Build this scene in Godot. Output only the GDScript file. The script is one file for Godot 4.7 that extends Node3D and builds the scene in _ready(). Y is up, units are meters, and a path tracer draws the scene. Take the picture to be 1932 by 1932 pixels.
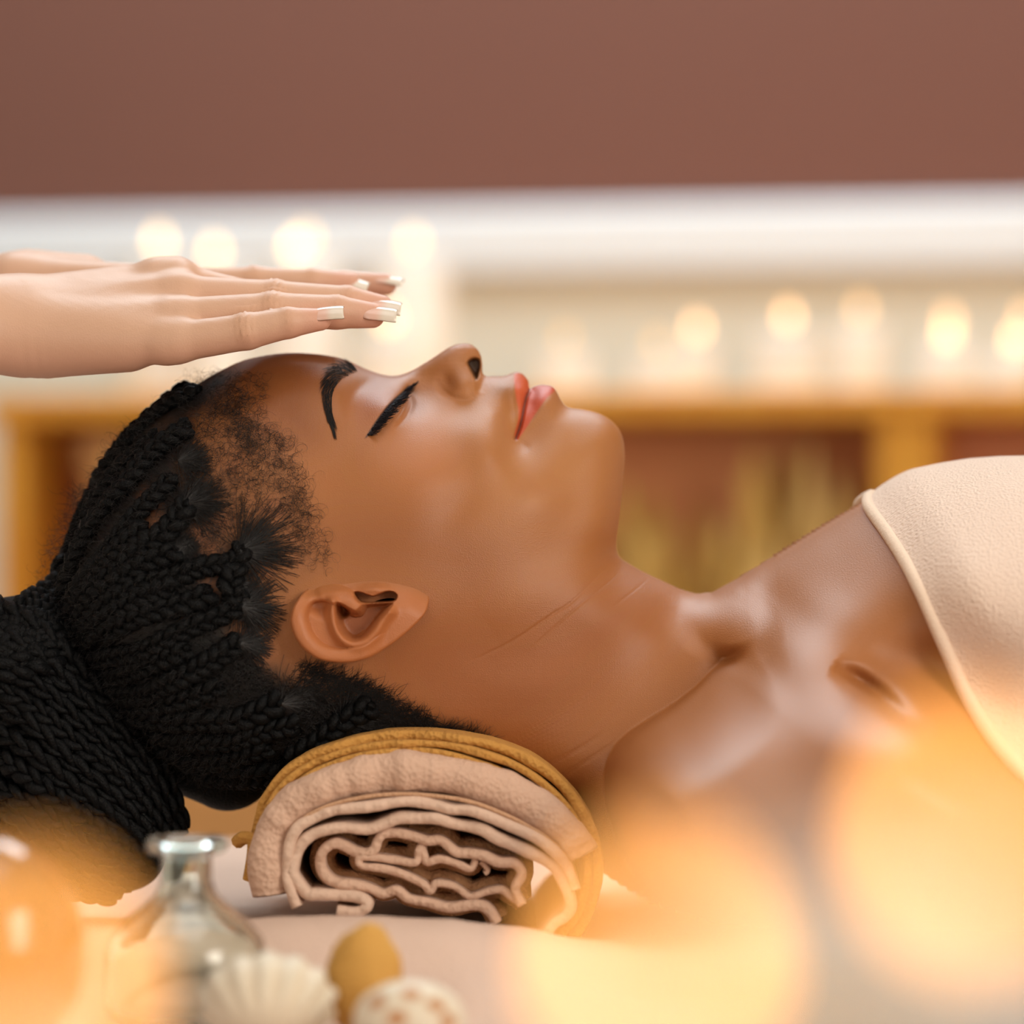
extends Node3D

func _ready() -> void:
	view_and_light()
	room()
	background()
	bed()
	sleeper()
	towels()
	therapist()
	foreground()

func view_and_light() -> void:
	var cam := Camera3D.new()
	cam.name = "camera"
	add_child(cam)
	cam.position = SET + Vector3(0, 0, 1.70)
	cam.fov = 15.778
	var lens := CameraAttributesPhysical.new()
	lens.frustum_focal_length = 86.6
	lens.frustum_focus_distance = 1.645
	lens.exposure_aperture = 2.2
	lens.frustum_near = 0.05
	lens.frustum_far = 60.0
	cam.attributes = lens
	cam.current = true
	var we := WorldEnvironment.new()
	we.name = "environment"
	var env := Environment.new()
	env.background_mode = Environment.BG_SKY
	var sky := Sky.new()
	var sm := ProceduralSkyMaterial.new()
	sm.sky_top_color = Color(0.62, 0.72, 0.88)
	sm.sky_horizon_color = Color(0.86, 0.88, 0.9)
	sm.ground_horizon_color = Color(0.6, 0.58, 0.55)
	sm.ground_bottom_color = Color(0.4, 0.38, 0.35)
	sky.sky_material = sm
	env.sky = sky
	env.background_energy_multiplier = 1.0
	env.tonemap_mode = Environment.TONE_MAPPER_LINEAR
	env.tonemap_exposure = 1.35
	env.sdfgi_enabled = true
	env.ssao_enabled = true
	env.ssil_enabled = true
	we.environment = env
	add_child(we)
	# daylight through the tall window beside the bed, plus added fill from two ceiling panels
	area("unseen_window_light", Vector3(1.98, 1.58, 1.70), Vector3(0.02, 0.93, 0.05), Vector2(1.5, 1.5), Color(1.0, 0.96, 0.90), 3.9)
	area("added_panel_light", Vector3(0.1, 2.74, 0.55), Vector3(0.1, 0, 0.54), Vector2(1.2, 1.2), Color(1.0, 0.97, 0.93), 0.18)
	area("added_panel_light", Vector3(0.0, 2.74, -1.35), Vector3(0.0, 0, -1.36), Vector2(1.6, 0.9), Color(0.88, 0.96, 1.0), 3.3)  # added to brighten the cabinet and the back wall
	area("unseen_window_light", Vector3(-1.55, 1.62, 2.95), Vector3(-0.2, 0.9, 0.0), Vector2(1.4, 1.5), Color(1.0, 0.95, 0.9), 0.32)  # added fill, set at an unseen front window

func area(called: String, at: Vector3, to: Vector3, size: Vector2, col: Color, energy: float) -> void:
	var l := AreaLight3D.new()
	l.name = called
	l.area_size = size
	l.light_color = col
	l.light_energy = energy
	l.shadow_enabled = true
	l.set("area_range", 12.0)
	add_child(l, true)
	l.look_at_from_position(at, to, Vector3.UP if absf((to - at).normalized().y) < 0.95 else Vector3.FORWARD)

# ---------------------------------------------------------------- helpers
# Shapes are given in centimetres from a point on the sleeper's midline at face height; SET is that point in the room (metres).
const SET := Vector3(0, 0.93, 0)
var noise_cache := {}
var used_names := {}

class MB:
	var v := PackedVector3Array()
	var n := PackedVector3Array()
	var c := PackedColorArray()
	var uv := PackedVector2Array()
	var i := PackedInt32Array()
	var paint := Color(1, 1, 1)
	func vert(p: Vector3, nm := Vector3.ZERO, t := Vector2.ZERO) -> int:
		v.append(p); n.append(nm); c.append(paint); uv.append(t)
		return v.size() - 1
	func tri(a: int, b: int, d: int) -> void:   # winding follows the given normals
		var f := (v[b] - v[a]).cross(v[d] - v[a])
		if f.dot(n[a] + n[b] + n[d]) > 0.0:
			i.append(a); i.append(d); i.append(b)
		else:
			i.append(a); i.append(b); i.append(d)
	func raw(a: int, b: int, d: int) -> void:
		i.append(a); i.append(b); i.append(d)
	func quad(a: int, b: int, d: int, e: int) -> void:
		raw(a, b, d); raw(a, d, e)
	func smooth(from := 0, outward := true) -> void:   # normals from faces; a closed shape is turned outside out
		var vol := 0.0
		var k := from
		while k < i.size():
			vol += v[i[k]].dot(v[i[k + 1]].cross(v[i[k + 2]]))
			k += 3
		if outward and vol > 0.0:
			k = from
			while k < i.size():
				var t := i[k + 1]
				i[k + 1] = i[k + 2]; i[k + 2] = t
				k += 3
		k = from
		while k < i.size():
			var f := (v[i[k + 2]] - v[i[k]]).cross(v[i[k + 1]] - v[i[k]])
			n[i[k]] += f; n[i[k + 1]] += f; n[i[k + 2]] += f
			k += 3
		var lo := i[from] if from < i.size() else 0
		k = from
		while k < i.size():
			lo = mini(lo, i[k])
			k += 1
		for q in range(lo, n.size()):
			n[q] = n[q].normalized()
	func flat() -> void:   # own corners for each face, so that edges stay crisp
		var v2 := PackedVector3Array(); var n2 := PackedVector3Array(); var c2 := PackedColorArray(); var u2 := PackedVector2Array()
		var k := 0
		while k < i.size():
			var f := (v[i[k + 2]] - v[i[k]]).cross(v[i[k + 1]] - v[i[k]]).normalized()
			for j in 3:
				v2.append(v[i[k + j]]); n2.append(f); c2.append(c[i[k + j]]); u2.append(uv[i[k + j]])
			k += 3
		v = v2; n = n2; c = c2; uv = u2
		i = PackedInt32Array(range(v.size()))
	func mesh(move := Vector3.ZERO) -> ArrayMesh:
		var w := PackedVector3Array(); w.resize(v.size())
		for k in v.size():
			w[k] = (v[k] - move) * 0.01
		var a := []
		a.resize(Mesh.ARRAY_MAX)
		a[Mesh.ARRAY_VERTEX] = w; a[Mesh.ARRAY_NORMAL] = n; a[Mesh.ARRAY_COLOR] = c; a[Mesh.ARRAY_TEX_UV] = uv; a[Mesh.ARRAY_INDEX] = i
		var m := ArrayMesh.new()
		m.add_surface_from_arrays(Mesh.PRIMITIVE_TRIANGLES, a)
		return m

func numbered(called: String) -> String:
	var k: int = used_names.get(called, 0)
	used_names[called] = k + 1
	return called if k == 0 else "%s_%03d" % [called, k]

func tag(o: Node3D, label: String, category: String, group := "", kind := "") -> Node3D:
	if label: o.set_meta("label", label)
	if category: o.set_meta("category", category)
	if group: o.set_meta("group", group)
	if kind: o.set_meta("kind", kind)
	return o

# a thing: a Node3D at its base (cm from SET); parts hang from it
func thing(called: String, label: String, category: String, at: Vector3, group := "") -> Node3D:
	var o := Node3D.new()
	o.name = numbered(called)
	add_child(o)
	o.position = SET + at * 0.01
	o.set_meta("cm", at)
	return tag(o, label, category, group)

func part(called: String, mb: MB, m: Material, root: Node3D, sub: Node3D = null) -> MeshInstance3D:
	var o := MeshInstance3D.new()
	o.name = called
	var at: Vector3 = root.get_meta("cm")
	o.mesh = mb.mesh(at)
	o.material_override = m
	(sub if sub else root).add_child(o, true)
	return o

func solo(called: String, mb: MB, m: Material, label: String, category: String, at: Vector3, group := "", kind := "") -> MeshInstance3D:
	var o := MeshInstance3D.new()
	o.name = numbered(called)
	o.mesh = mb.mesh(at)
	o.material_override = m
	o.position = SET + at * 0.01
	add_child(o)
	tag(o, label, category, group, kind)
	return o

func lin(r: float, g: float, b: float) -> Color:   # linear to the sRGB that albedo_color takes
	return Color(r, g, b).linear_to_srgb()

func noise_tex(id: String, type: int, freq: float, octaves := 3, size := 512, ramp: Gradient = null, seed_ := 1) -> NoiseTexture2D:
	if noise_cache.has(id):
		return noise_cache[id]
	var f := FastNoiseLite.new()
	f.noise_type = type
	f.frequency = freq
	f.fractal_octaves = octaves
	f.seed = seed_
	if type == FastNoiseLite.TYPE_CELLULAR:
		f.cellular_return_type = FastNoiseLite.RETURN_DISTANCE
		f.fractal_type = FastNoiseLite.FRACTAL_NONE
	var t := NoiseTexture2D.new()
	t.width = size; t.height = size
	t.seamless = true
	t.noise = f
	if ramp: t.color_ramp = ramp
	noise_cache[id] = t
	return t

func mat(col: Color, rough := 0.6, spec := 0.5) -> StandardMaterial3D:
	var m := StandardMaterial3D.new()
	m.albedo_color = col
	m.roughness = rough
	m.metallic_specular = spec
	return m

func painted(rough := 0.6, spec := 0.5) -> StandardMaterial3D:   # colour from the vertices
	var m := mat(Color.WHITE, rough, spec)
	m.vertex_color_use_as_albedo = true
	return m

func relief(m: StandardMaterial3D, tex: Texture2D, cm: float, per_metre: float) -> StandardMaterial3D:
	m.heightmap_enabled = true
	m.heightmap_texture = tex
	m.heightmap_scale = cm
	m.uv1_triplanar = true
	m.uv1_scale = Vector3.ONE * per_metre
	return m

func spline3(p: PackedVector3Array, per: int, closed := false) -> PackedVector3Array:
	var out := PackedVector3Array()
	var k := p.size()
	for s in (k if closed else k - 1):
		var a := p[(s - 1 + k) % k] if closed else p[maxi(s - 1, 0)]
		var b := p[s]
		var d := p[(s + 1) % k]
		var e := p[(s + 2) % k] if closed else p[mini(s + 2, k - 1)]
		for j in per:
			var t := float(j) / per
			out.append(0.5 * ((2.0 * b) + (d - a) * t + (2.0 * a - 5.0 * b + 4.0 * d - e) * t * t + (3.0 * b - a - 3.0 * d + e) * t * t * t))
	if not closed: out.append(p[k - 1])
	return out

func spline2(p: PackedVector2Array, per: int, closed := false) -> PackedVector2Array:
	var q := PackedVector3Array()
	for t in p: q.append(Vector3(t.x, t.y, 0))
	var out := PackedVector2Array()
	for t in spline3(q, per, closed): out.append(Vector2(t.x, t.y))
	return out

func even3(p: PackedVector3Array, count: int) -> PackedVector3Array:   # points at even steps along a line
	var cum := PackedFloat32Array([0.0])
	for k in range(1, p.size()): cum.append(cum[k - 1] + p[k].distance_to(p[k - 1]))
	var out := PackedVector3Array()
	var s := 0
	for j in count:
		var want := cum[-1] * j / (count - 1)
		while s < p.size() - 2 and cum[s + 1] < want: s += 1
		var len_ := maxf(cum[s + 1] - cum[s], 1e-6)
		out.append(p[s].lerp(p[s + 1], clampf((want - cum[s]) / len_, 0.0, 1.0)))
	return out

func even2(p: PackedVector2Array, count: int) -> PackedVector2Array:
	var q := PackedVector3Array()
	for t in p: q.append(Vector3(t.x, t.y, 0))
	var out := PackedVector2Array()
	for t in even3(q, count): out.append(Vector2(t.x, t.y))
	return out

# a tube along a line; radius r at the start to r2 at the end, or r * each of radii
func tube(mb: MB, p: PackedVector3Array, r: float, r2: float, sides := 6, radii := PackedFloat32Array(), caps := true) -> void:
	var from := mb.i.size()
	var k := p.size()
	var up := Vector3(0.13, 0.21, 0.97)
	var base := mb.v.size()
	for s in k:
		var d := (p[mini(s + 1, k - 1)] - p[maxi(s - 1, 0)]).normalized()
		up = (up - d * up.dot(d)).normalized()
		var side := d.cross(up)
		var rr := lerpf(r, r2, float(s) / (k - 1)) if radii.is_empty() else r * radii[s]
		for j in sides:
			var a := TAU * j / sides
			var o := up * cos(a) + side * sin(a)
			mb.vert(p[s] + o * rr, o, Vector2(float(j) / sides, float(s) / (k - 1)))
	for s in k - 1:
		for j in sides:
			var a := base + s * sides + j
			var b := base + s * sides + (j + 1) % sides
			mb.tri(a, b, b + sides)
			mb.tri(a, b + sides, a + sides)
	if caps:
		for e in 2:
			var row := base + (0 if e == 0 else (k - 1) * sides)
			var d := (p[0] - p[1]).normalized() if e == 0 else (p[k - 1] - p[k - 2]).normalized()
			var mid := mb.vert(p[0] if e == 0 else p[k - 1], d)
			for j in sides:
				mb.tri(mid, row + j, row + (j + 1) % sides)

# a profile of (radius, height) turned about a vertical axis
func lathe(mb: MB, prof: PackedVector2Array, at: Vector3, sides := 48, squash := 1.0) -> void:
	var from := mb.i.size()
	var base := mb.v.size()
	for s in prof.size():
		for j in sides:
			var a := TAU * j / sides
			mb.vert(at + Vector3(prof[s].x * cos(a), prof[s].y, prof[s].x * sin(a) * squash), Vector3.ZERO, Vector2(float(j) / sides, float(s) / prof.size()))
	for s in prof.size() - 1:
		for j in sides:
			var a := base + s * sides + j
			var b := base + s * sides + (j + 1) % sides
			mb.raw(a, b, b + sides)
			mb.raw(a, b + sides, a + sides)
	# the volume test needs the shape near the origin
	var vol := 0.0
	var k := from
	while k < mb.i.size():
		vol += (mb.v[mb.i[k]] - at).dot((mb.v[mb.i[k + 1]] - at).cross(mb.v[mb.i[k + 2]] - at))
		k += 3
	if vol > 0.0:
		k = from
		while k < mb.i.size():
			var t := mb.i[k + 1]
			mb.i[k + 1] = mb.i[k + 2]; mb.i[k + 2] = t
			k += 3
	mb.smooth(from, false)

# a box with chamfered edges, turned by basis b about its centre
func box(mb: MB, at: Vector3, size: Vector3, ch := 0.2, b := Basis.IDENTITY) -> void:
	var h := size * 0.5
	ch = minf(ch, minf(h.x, minf(h.y, h.z)) * 0.9)
	var ids := {}
	for sx in [-1, 1]:
		for sy in [-1, 1]:
			for sz in [-1, 1]:
				for ax in 3:
					var p := Vector3(sx * (h.x - ch), sy * (h.y - ch), sz * (h.z - ch))
					p[ax] = [sx * h.x, sy * h.y, sz * h.z][ax]
					ids[[sx, sy, sz, ax]] = p
	var faces := []
	for ax in 3:
		var u := (ax + 1) % 3
		var w := (ax + 2) % 3
		for s in [-1, 1]:
			var q := []
			for c in [[-1, -1], [1, -1], [1, 1], [-1, 1]]:
				var k := [0, 0, 0, ax]
				k[ax] = s; k[u] = c[0]; k[w] = c[1]
				q.append(ids[k])
			faces.append(q)
		for su in [-1, 1]:
			for sw in [-1, 1]:
				var q := []
				for e in [[-1, u], [1, u], [1, w], [-1, w]]:
					var k := [0, 0, 0, e[1]]
					k[ax] = e[0]; k[u] = su; k[w] = sw
					q.append(ids[k])
				faces.append(q)
	for sx in [-1, 1]:
		for sy in [-1, 1]:
			for sz in [-1, 1]:
				faces.append([ids[[sx, sy, sz, 0]], ids[[sx, sy, sz, 1]], ids[[sx, sy, sz, 2]]])
	for q in faces:
		var mid := Vector3.ZERO
		for p in q: mid += p
		var nm: Vector3 = (q[1] - q[0]).cross(q[2] - q[0]).normalized()
		if nm.dot(mid) < 0.0: nm = -nm
		var id := []
		for p in q: id.append(mb.vert(at + b * p, b * nm, Vector2(p.x, p.y)))
		mb.tri(id[0], id[1], id[2])
		if q.size() == 4: mb.tri(id[0], id[2], id[3])

func smax(a: float, b: float, k: float) -> float:
	var h := maxf(k - absf(a - b), 0.0) / k
	return maxf(a, b) + h * h * k * 0.25

func line_distance(p: Vector2, l: PackedVector2Array) -> float:
	var best := 1e9
	for k in l.size() - 1:
		var d := l[k + 1] - l[k]
		var t := clampf((p - l[k]).dot(d) / maxf(d.length_squared(), 1e-9), 0.0, 1.0)
		best = minf(best, p.distance_squared_to(l[k] + d * t))
	return sqrt(best)

func ring_distance(p: Vector2, l: PackedVector2Array) -> float:   # positive inside
	var best := 1e9
	var inside := false
	var j := l.size() - 1
	for k in l.size():
		var a := l[j]
		var b := l[k]
		var d := b - a
		var t := clampf((p - a).dot(d) / maxf(d.length_squared(), 1e-9), 0.0, 1.0)
		best = minf(best, p.distance_squared_to(a + d * t))
		if (a.y > p.y) != (b.y > p.y) and p.x < (b.x - a.x) * (p.y - a.y) / (b.y - a.y) + a.x:
			inside = not inside
		j = k
	return sqrt(best) if inside else -sqrt(best)

# surface nets: meshes the zero of f (negative inside) between lo and hi
func surface_nets(mb: MB, f: Callable, lo: Vector3, hi: Vector3, cell: float, far := 2.5) -> void:
	var nx := int(ceil((hi.x - lo.x) / cell)) + 1
	var ny := int(ceil((hi.y - lo.y) / cell)) + 1
	var nz := int(ceil((hi.z - lo.z) / cell)) + 1
	var val := PackedFloat32Array()
	val.resize(nx * ny * nz)
	val.fill(1e3)
	var B := 6
	var reach := cell * B * 0.9 + cell * 2.0
	for bz in range(0, nz, B):
		for by in range(0, ny, B):
			for bx in range(0, nx, B):
				var mid := lo + Vector3(bx + B * 0.5, by + B * 0.5, bz + B * 0.5) * cell
				var dm: float = f.call(mid)
				if absf(dm) > reach * 1.25:
					if dm < 0.0:
						for z in range(bz, mini(bz + B, nz)):
							for y in range(by, mini(by + B, ny)):
								for x in range(bx, mini(bx + B, nx)):
									val[(z * ny + y) * nx + x] = -1e3
					continue
				for z in range(bz, mini(bz + B, nz)):
					for y in range(by, mini(by + B, ny)):
						for x in range(bx, mini(bx + B, nx)):
							val[(z * ny + y) * nx + x] = f.call(lo + Vector3(x, y, z) * cell)
	var id := PackedInt32Array()
	id.resize(nx * ny * nz)
	id.fill(-1)
	var off := [0, 1, nx, nx + 1, nx * ny, nx * ny + 1, nx * ny + nx, nx * ny + nx + 1]
	var cor := [Vector3(0, 0, 0), Vector3(1, 0, 0), Vector3(0, 1, 0), Vector3(1, 1, 0), Vector3(0, 0, 1), Vector3(1, 0, 1), Vector3(0, 1, 1), Vector3(1, 1, 1)]
	var eds := [[0, 1], [2, 3], [4, 5], [6, 7], [0, 2], [1, 3], [4, 6], [5, 7], [0, 4], [1, 5], [2, 6], [3, 7]]
	var e := cell * 0.35
	for z in nz - 1:
		for y in ny - 1:
			for x in nx - 1:
				var o := (z * ny + y) * nx + x
				var neg := 0
				for k in 8:
					if val[o + off[k]] < 0.0: neg += 1
				if neg == 0 or neg == 8: continue
				var s := Vector3.ZERO
				var cnt := 0
				for ed in eds:
					var a := val[o + off[ed[0]]]
					var b := val[o + off[ed[1]]]
					if (a < 0.0) != (b < 0.0):
						s += (cor[ed[0]] as Vector3).lerp(cor[ed[1]], clampf(a / (a - b), 0.02, 0.98))
						cnt += 1
				var p := lo + (Vector3(x, y, z) + s / cnt) * cell
				var g := Vector3(f.call(p + Vector3(e, 0, 0)) - f.call(p - Vector3(e, 0, 0)), f.call(p + Vector3(0, e, 0)) - f.call(p - Vector3(0, e, 0)), f.call(p + Vector3(0, 0, e)) - f.call(p - Vector3(0, 0, e)))
				g = g.normalized()
				var fp: float = f.call(p)
				p -= g * clampf(fp, -cell * 0.5, cell * 0.5)
				id[o] = mb.vert(p, g)
	for z in range(1, nz - 1):
		for y in range(1, ny - 1):
			for x in range(1, nx - 1):
				var o := (z * ny + y) * nx + x
				var here := val[o] < 0.0
				if here != (val[o + 1] < 0.0):
					_net_quad(mb, id, o, o - nx, o - nx - nx * ny, o - nx * ny)
				if here != (val[o + nx] < 0.0):
					_net_quad(mb, id, o, o - 1, o - 1 - nx * ny, o - nx * ny)
				if here != (val[o + nx * ny] < 0.0):
					_net_quad(mb, id, o, o - 1, o - 1 - nx, o - nx)

func _net_quad(mb: MB, id: PackedInt32Array, a: int, b: int, c: int, d: int) -> void:
	if id[a] < 0 or id[b] < 0 or id[c] < 0 or id[d] < 0: return
	mb.tri(id[a], id[b], id[c])
	mb.tri(id[a], id[c], id[d])

# ---------------------------------------------------------------- the sleeper's body: half-width over her midline plane
var gx := PackedFloat32Array()
var gy := PackedFloat32Array()
var GW := PackedFloat32Array()   # signed square of the half-width, per grid point
var GC := PackedColorArray()
var rbf_p := PackedVector2Array()
var rbf_w := PackedFloat64Array()

func rbf_fit(p: PackedVector2Array, val: PackedFloat64Array) -> PackedFloat64Array:
	var k := p.size()
	var m := k + 3
	var a: Array[PackedFloat64Array] = []
	for r in m:
		var row := PackedFloat64Array()
		row.resize(m + 1)
		a.append(row)
	for r in k:
		var row := a[r]
		for c in k:
			var d := p[r].distance_to(p[c]) * 0.1
			row[c] = d * d * d
		row[k] = 1.0; row[k + 1] = p[r].x * 0.1; row[k + 2] = p[r].y * 0.1
		row[m] = val[r]
		a[k][r] = 1.0; a[k + 1][r] = p[r].x * 0.1; a[k + 2][r] = p[r].y * 0.1
		a[r] = row
	for c in m:
		var best := c
		for r in range(c + 1, m):
			if absf(a[r][c]) > absf(a[best][c]): best = r
		var t := a[c]; a[c] = a[best]; a[best] = t
		var pc := a[c]
		var inv := 1.0 / pc[c]
		for r in range(c + 1, m):
			var row := a[r]
			var f := row[c] * inv
			if f == 0.0: continue
			for j in range(c, m + 1): row[j] -= f * pc[j]
			a[r] = row
	var w := PackedFloat64Array()
	w.resize(m)
	for r in range(m - 1, -1, -1):
		var s := a[r][m]
		for j in range(r + 1, m): s -= a[r][j] * w[j]
		w[r] = s / a[r][r]
	return w

func rbf_at(p: PackedVector2Array, w: PackedFloat64Array, x: float, y: float) -> float:
	var k := p.size()
	var s := w[k] + w[k + 1] * x * 0.1 + w[k + 2] * y * 0.1
	var q := Vector2(x, y)
	for j in k:
		var d := q.distance_to(p[j]) * 0.1
		s += w[j] * d * d * d
	return s

func head_fit() -> void:
	# the profile on the midline: brow, nose, lips, chin, throat
	var rim := PackedVector2Array([Vector2(-13.683, 6.341), Vector2(-13.073, 6.659), Vector2(-12.341, 6.976), Vector2(-11.366, 7.195), Vector2(-10.634, 7.293), Vector2(-9.902, 7.317), Vector2(-9.171, 7.28), Vector2(-8.439, 7.195), Vector2(-7.707, 7.024), Vector2(-7.098, 6.756), Vector2(-6.488, 6.488), Vector2(-6, 6.329), Vector2(-5.512, 6.268), Vector2(-5.024, 6.341), Vector2(-4.537, 6.537), Vector2(-4.049, 6.829), Vector2(-3.561, 7.146), Vector2(-3.122, 7.439), Vector2(-2.707, 7.659), Vector2(-2.341, 7.744), Vector2(-1.976, 7.732), Vector2(-1.683, 7.585), Vector2(-1.488, 7.317), Vector2(-1.39, 6.976), Vector2(-1.366, 6.61), Vector2(-1.341, 6.39), Vector2(-1.22, 6.268), Vector2(-0.878, 6.256), Vector2(-0.512, 6.256), Vector2(-0.195, 6.317), Vector2(0.049, 6.415), Vector2(0.268, 6.439), Vector2(0.488, 6.366), Vector2(0.659, 6.195), Vector2(0.78, 5.951), Vector2(0.829, 5.683), Vector2(0.927, 5.72), Vector2(1.073, 5.793), Vector2(1.317, 5.846), Vector2(1.61, 5.834), Vector2(1.902, 5.744), Vector2(2.049, 5.561), Vector2(2.195, 5.268), Vector2(2.366, 5), Vector2(2.634, 4.817), Vector2(3.024, 4.756), Vector2(3.463, 4.683), Vector2(4, 4.537), Vector2(4.488, 4.268), Vector2(4.854, 3.902), Vector2(5.073, 3.463), Vector2(5.171, 2.951), Vector2(5.195, 2.463), Vector2(5.146, 1.732), Vector2(5.049, 0.634), Vector2(4.927, -0.463), Vector2(4.829, -1.195), Vector2(4.829, -1.707), Vector2(4.951, -2.049), Vector2(5.293, -2.317), Vector2(5.829, -2.634), Vector2(6.561, -3), Vector2(7.293, -3.341), Vector2(8.024, -3.659), Vector2(9, -3.902), Vector2(9.976, -4.293), Vector2(10.878, -5.073), Vector2(11.561, -6.195), Vector2(12.049, -7.537), Vector2(12.78, -8.878)])
	# skull under the hair and the nape
	var back := PackedVector2Array([Vector2(-14.341, 5.951), Vector2(-15.146, 5.341), Vector2(-16.122, 4.537), Vector2(-17.171, 3.561), Vector2(-18.146, 2.39), Vector2(-18.976, 1.122), Vector2(-19.659, -0.098), Vector2(-20.268, -1.561), Vector2(-20.585, -2.902), Vector2(-20.634, -4.244), Vector2(-20.341, -5.707), Vector2(-19.707, -7.293), Vector2(-18.805, -8.756), Vector2(-17.585, -10.22), Vector2(-16, -11.317), Vector2(-14.293, -12.098), Vector2(-12.341, -12.537), Vector2(-10.146, -12.683), Vector2(-7.951, -12.585), Vector2(-5.756, -12.537), Vector2(-3.561, -12.78), Vector2(-1.366, -13.39), Vector2(0.585, -14.244), Vector2(2.537, -15.463), Vector2(4.732, -16.927), Vector2(7.171, -18.146), Vector2(10.585, -18.39)])
	# depths: (place, half-width)
	var inner := PackedVector3Array([Vector3(-11.792, 5.373, 4.3), Vector3(-10.127, 5.848, 4.3), Vector3(-8.722, 5.982, 3.9), Vector3(-7.764, 5.382, 4), Vector3(-7.456, 6.018, 2.9), Vector3(-6.375, 5.297, 2.95), Vector3(-6.565, 4.306, 4.2), Vector3(-5.938, 5.818, 1.75), Vector3(-5.516, 4.681, 3.55), Vector3(-5.084, 5.325, 2.05), Vector3(-4.743, 5.759, 1.35), Vector3(-4.714, 4.955, 2.35), Vector3(-4.267, 6.086, 1), Vector3(-3.662, 6.452, 0.95), Vector3(-3.175, 6.69, 1.05), Vector3(-2.804, 5.947, 1.5), Vector3(-2.316, 5.742, 1.85), Vector3(-2.277, 6.686, 1.15), Vector3(-1.883, 5.818, 1.75), Vector3(-3.524, 5.455, 1.75), Vector3(-3.266, 4.827, 2.6), Vector3(-3.963, 4.202, 3.6), Vector3(-2.305, 4.706, 2.65), Vector3(-1.471, 5.33, 1.9), Vector3(-0.869, 5.455, 1.75), Vector3(-0.266, 5.579, 1.65), Vector3(-0.623, 4.459, 2.9), Vector3(-0.144, 4.474, 2.35), Vector3(0.217, 4.977, 1.6), Vector3(0.291, 5.849, 0.85), Vector3(0.582, 5.606, 0.85), Vector3(0.409, 4.237, 2.2), Vector3(0.216, 3.259, 3), Vector3(0.895, 4.862, 1.4), Vector3(1.307, 5.23, 1.25), Vector3(0.818, 3.995, 2.25), Vector3(1.666, 4.853, 1.7), Vector3(2.021, 3.994, 2.3), Vector3(1.53, 2.773, 3.4), Vector3(2.983, 3.512, 2.35), Vector3(3.949, 3.275, 2.15), Vector3(4.434, 2.554, 2.05), Vector3(3.448, 2.059, 3.1), Vector3(4.173, 0.863, 2.85), Vector3(4.295, -0.816, 2.75), Vector3(2.955, 0.381, 3.9), Vector3(3.191, -1.524, 4), Vector3(1.757, 0.855, 4.55), Vector3(0.333, 2.043, 4.45), Vector3(-0.853, 2.749, 4.8), Vector3(-1.567, 3.467, 4.5), Vector3(-2.03, 2.03, 5.45), Vector3(-2.748, 2.985, 4.9), Vector3(-3.921, 2.74, 5.35), Vector3(-4.884, 3.461, 4.75), Vector3(-6.274, 2.736, 5.6), Vector3(-7.713, 3.454, 5.1), Vector3(-9.591, 3.921, 5.35), Vector3(-11.442, 3.437, 5.9), Vector3(-8.136, 1.552, 6.1), Vector3(-5.772, 0.845, 6.45), Vector3(-3.428, 0.376, 6.35), Vector3(-1.083, 0.141, 5.85), Vector3(0.803, -0.803, 5.35), Vector3(1.99, -2.7, 4.9), Vector3(-0.377, -2.684, 5.9), Vector3(-2.722, -1.971, 6.45), Vector3(-5.29, -1.966, 6.85), Vector3(-7.636, -1.265, 6.75), Vector3(-9.993, 1.079, 6.5), Vector3(-12.075, 0.374, 6.9), Vector3(-9.492, -2.198, 7.05), Vector3(-12.745, -2.194, 7.3), Vector3(-15.613, 0.141, 6.6), Vector3(-15.07, -3.593, 7.4), Vector3(-17.532, -1.974, 6.2), Vector3(-17.489, -5.017, 6.6), Vector3(-12.03, -5.456, 7.5), Vector3(-8.549, -4.998, 7.2), Vector3(-5.755, -5.006, 6.95), Vector3(-3.422, -4.312, 6.65), Vector3(-1.552, -4.797, 6.1), Vector3(0.33, -4.809, 5.7), Vector3(2.936, -3.884, 4.95), Vector3(4.385, -3.432, 3.9), Vector3(-14.873, -7.811, 7), Vector3(-12.06, -8.507, 7.1), Vector3(-9.033, -8.284, 6.9), Vector3(-6.245, -7.842, 6.35), Vector3(-3.904, -7.149, 6.1), Vector3(-1.556, -7.402, 5.7), Vector3(0.802, -6.937, 5.55), Vector3(3.168, -5.769, 5.2), Vector3(5.563, -4.612, 4.3), Vector3(7.634, -4.762, 3.2), Vector3(-16.857, -7.157, 5.9), Vector3(-12.91, -10.734, 5.2), Vector3(-9.594, -10.964, 5.3), Vector3(-6.282, -10.485, 5.4), Vector3(-3.216, -10.262, 5.2), Vector3(-3.954, -11.289, 4), Vector3(-0.378, -10.016, 5.35), Vector3(2.215, -8.813, 5.75), Vector3(-1.568, -11.262, 4.4), Vector3(0.332, -11.73, 4.5), Vector3(1.992, -12.664, 4.7), Vector3(4.341, -7.409, 5.55), Vector3(6.727, -6.49, 4.9), Vector3(3.641, -13.572, 5.2), Vector3(3.155, -10.924, 5.9), Vector3(5.026, -10.663, 6.3), Vector3(8.999, -5.912, 4.5), Vector3(9.206, -4.651, 2.9), Vector3(9.896, -5.593, 3.4), Vector3(8.188, -5.332, 4.1), Vector3(8.375, -6.956, 5.1), Vector3(7.397, -9.046, 5.8), Vector3(4.998, -13.874, 7.2)])
	var val := PackedFloat64Array()
	for q in rim: rbf_p.append(q); val.append(0.0)
	for q in back: rbf_p.append(q); val.append(0.0)
	for q in inner: rbf_p.append(Vector2(q.x, q.y)); val.append(q.z * q.z)
	rbf_w = rbf_fit(rbf_p, val)

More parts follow.
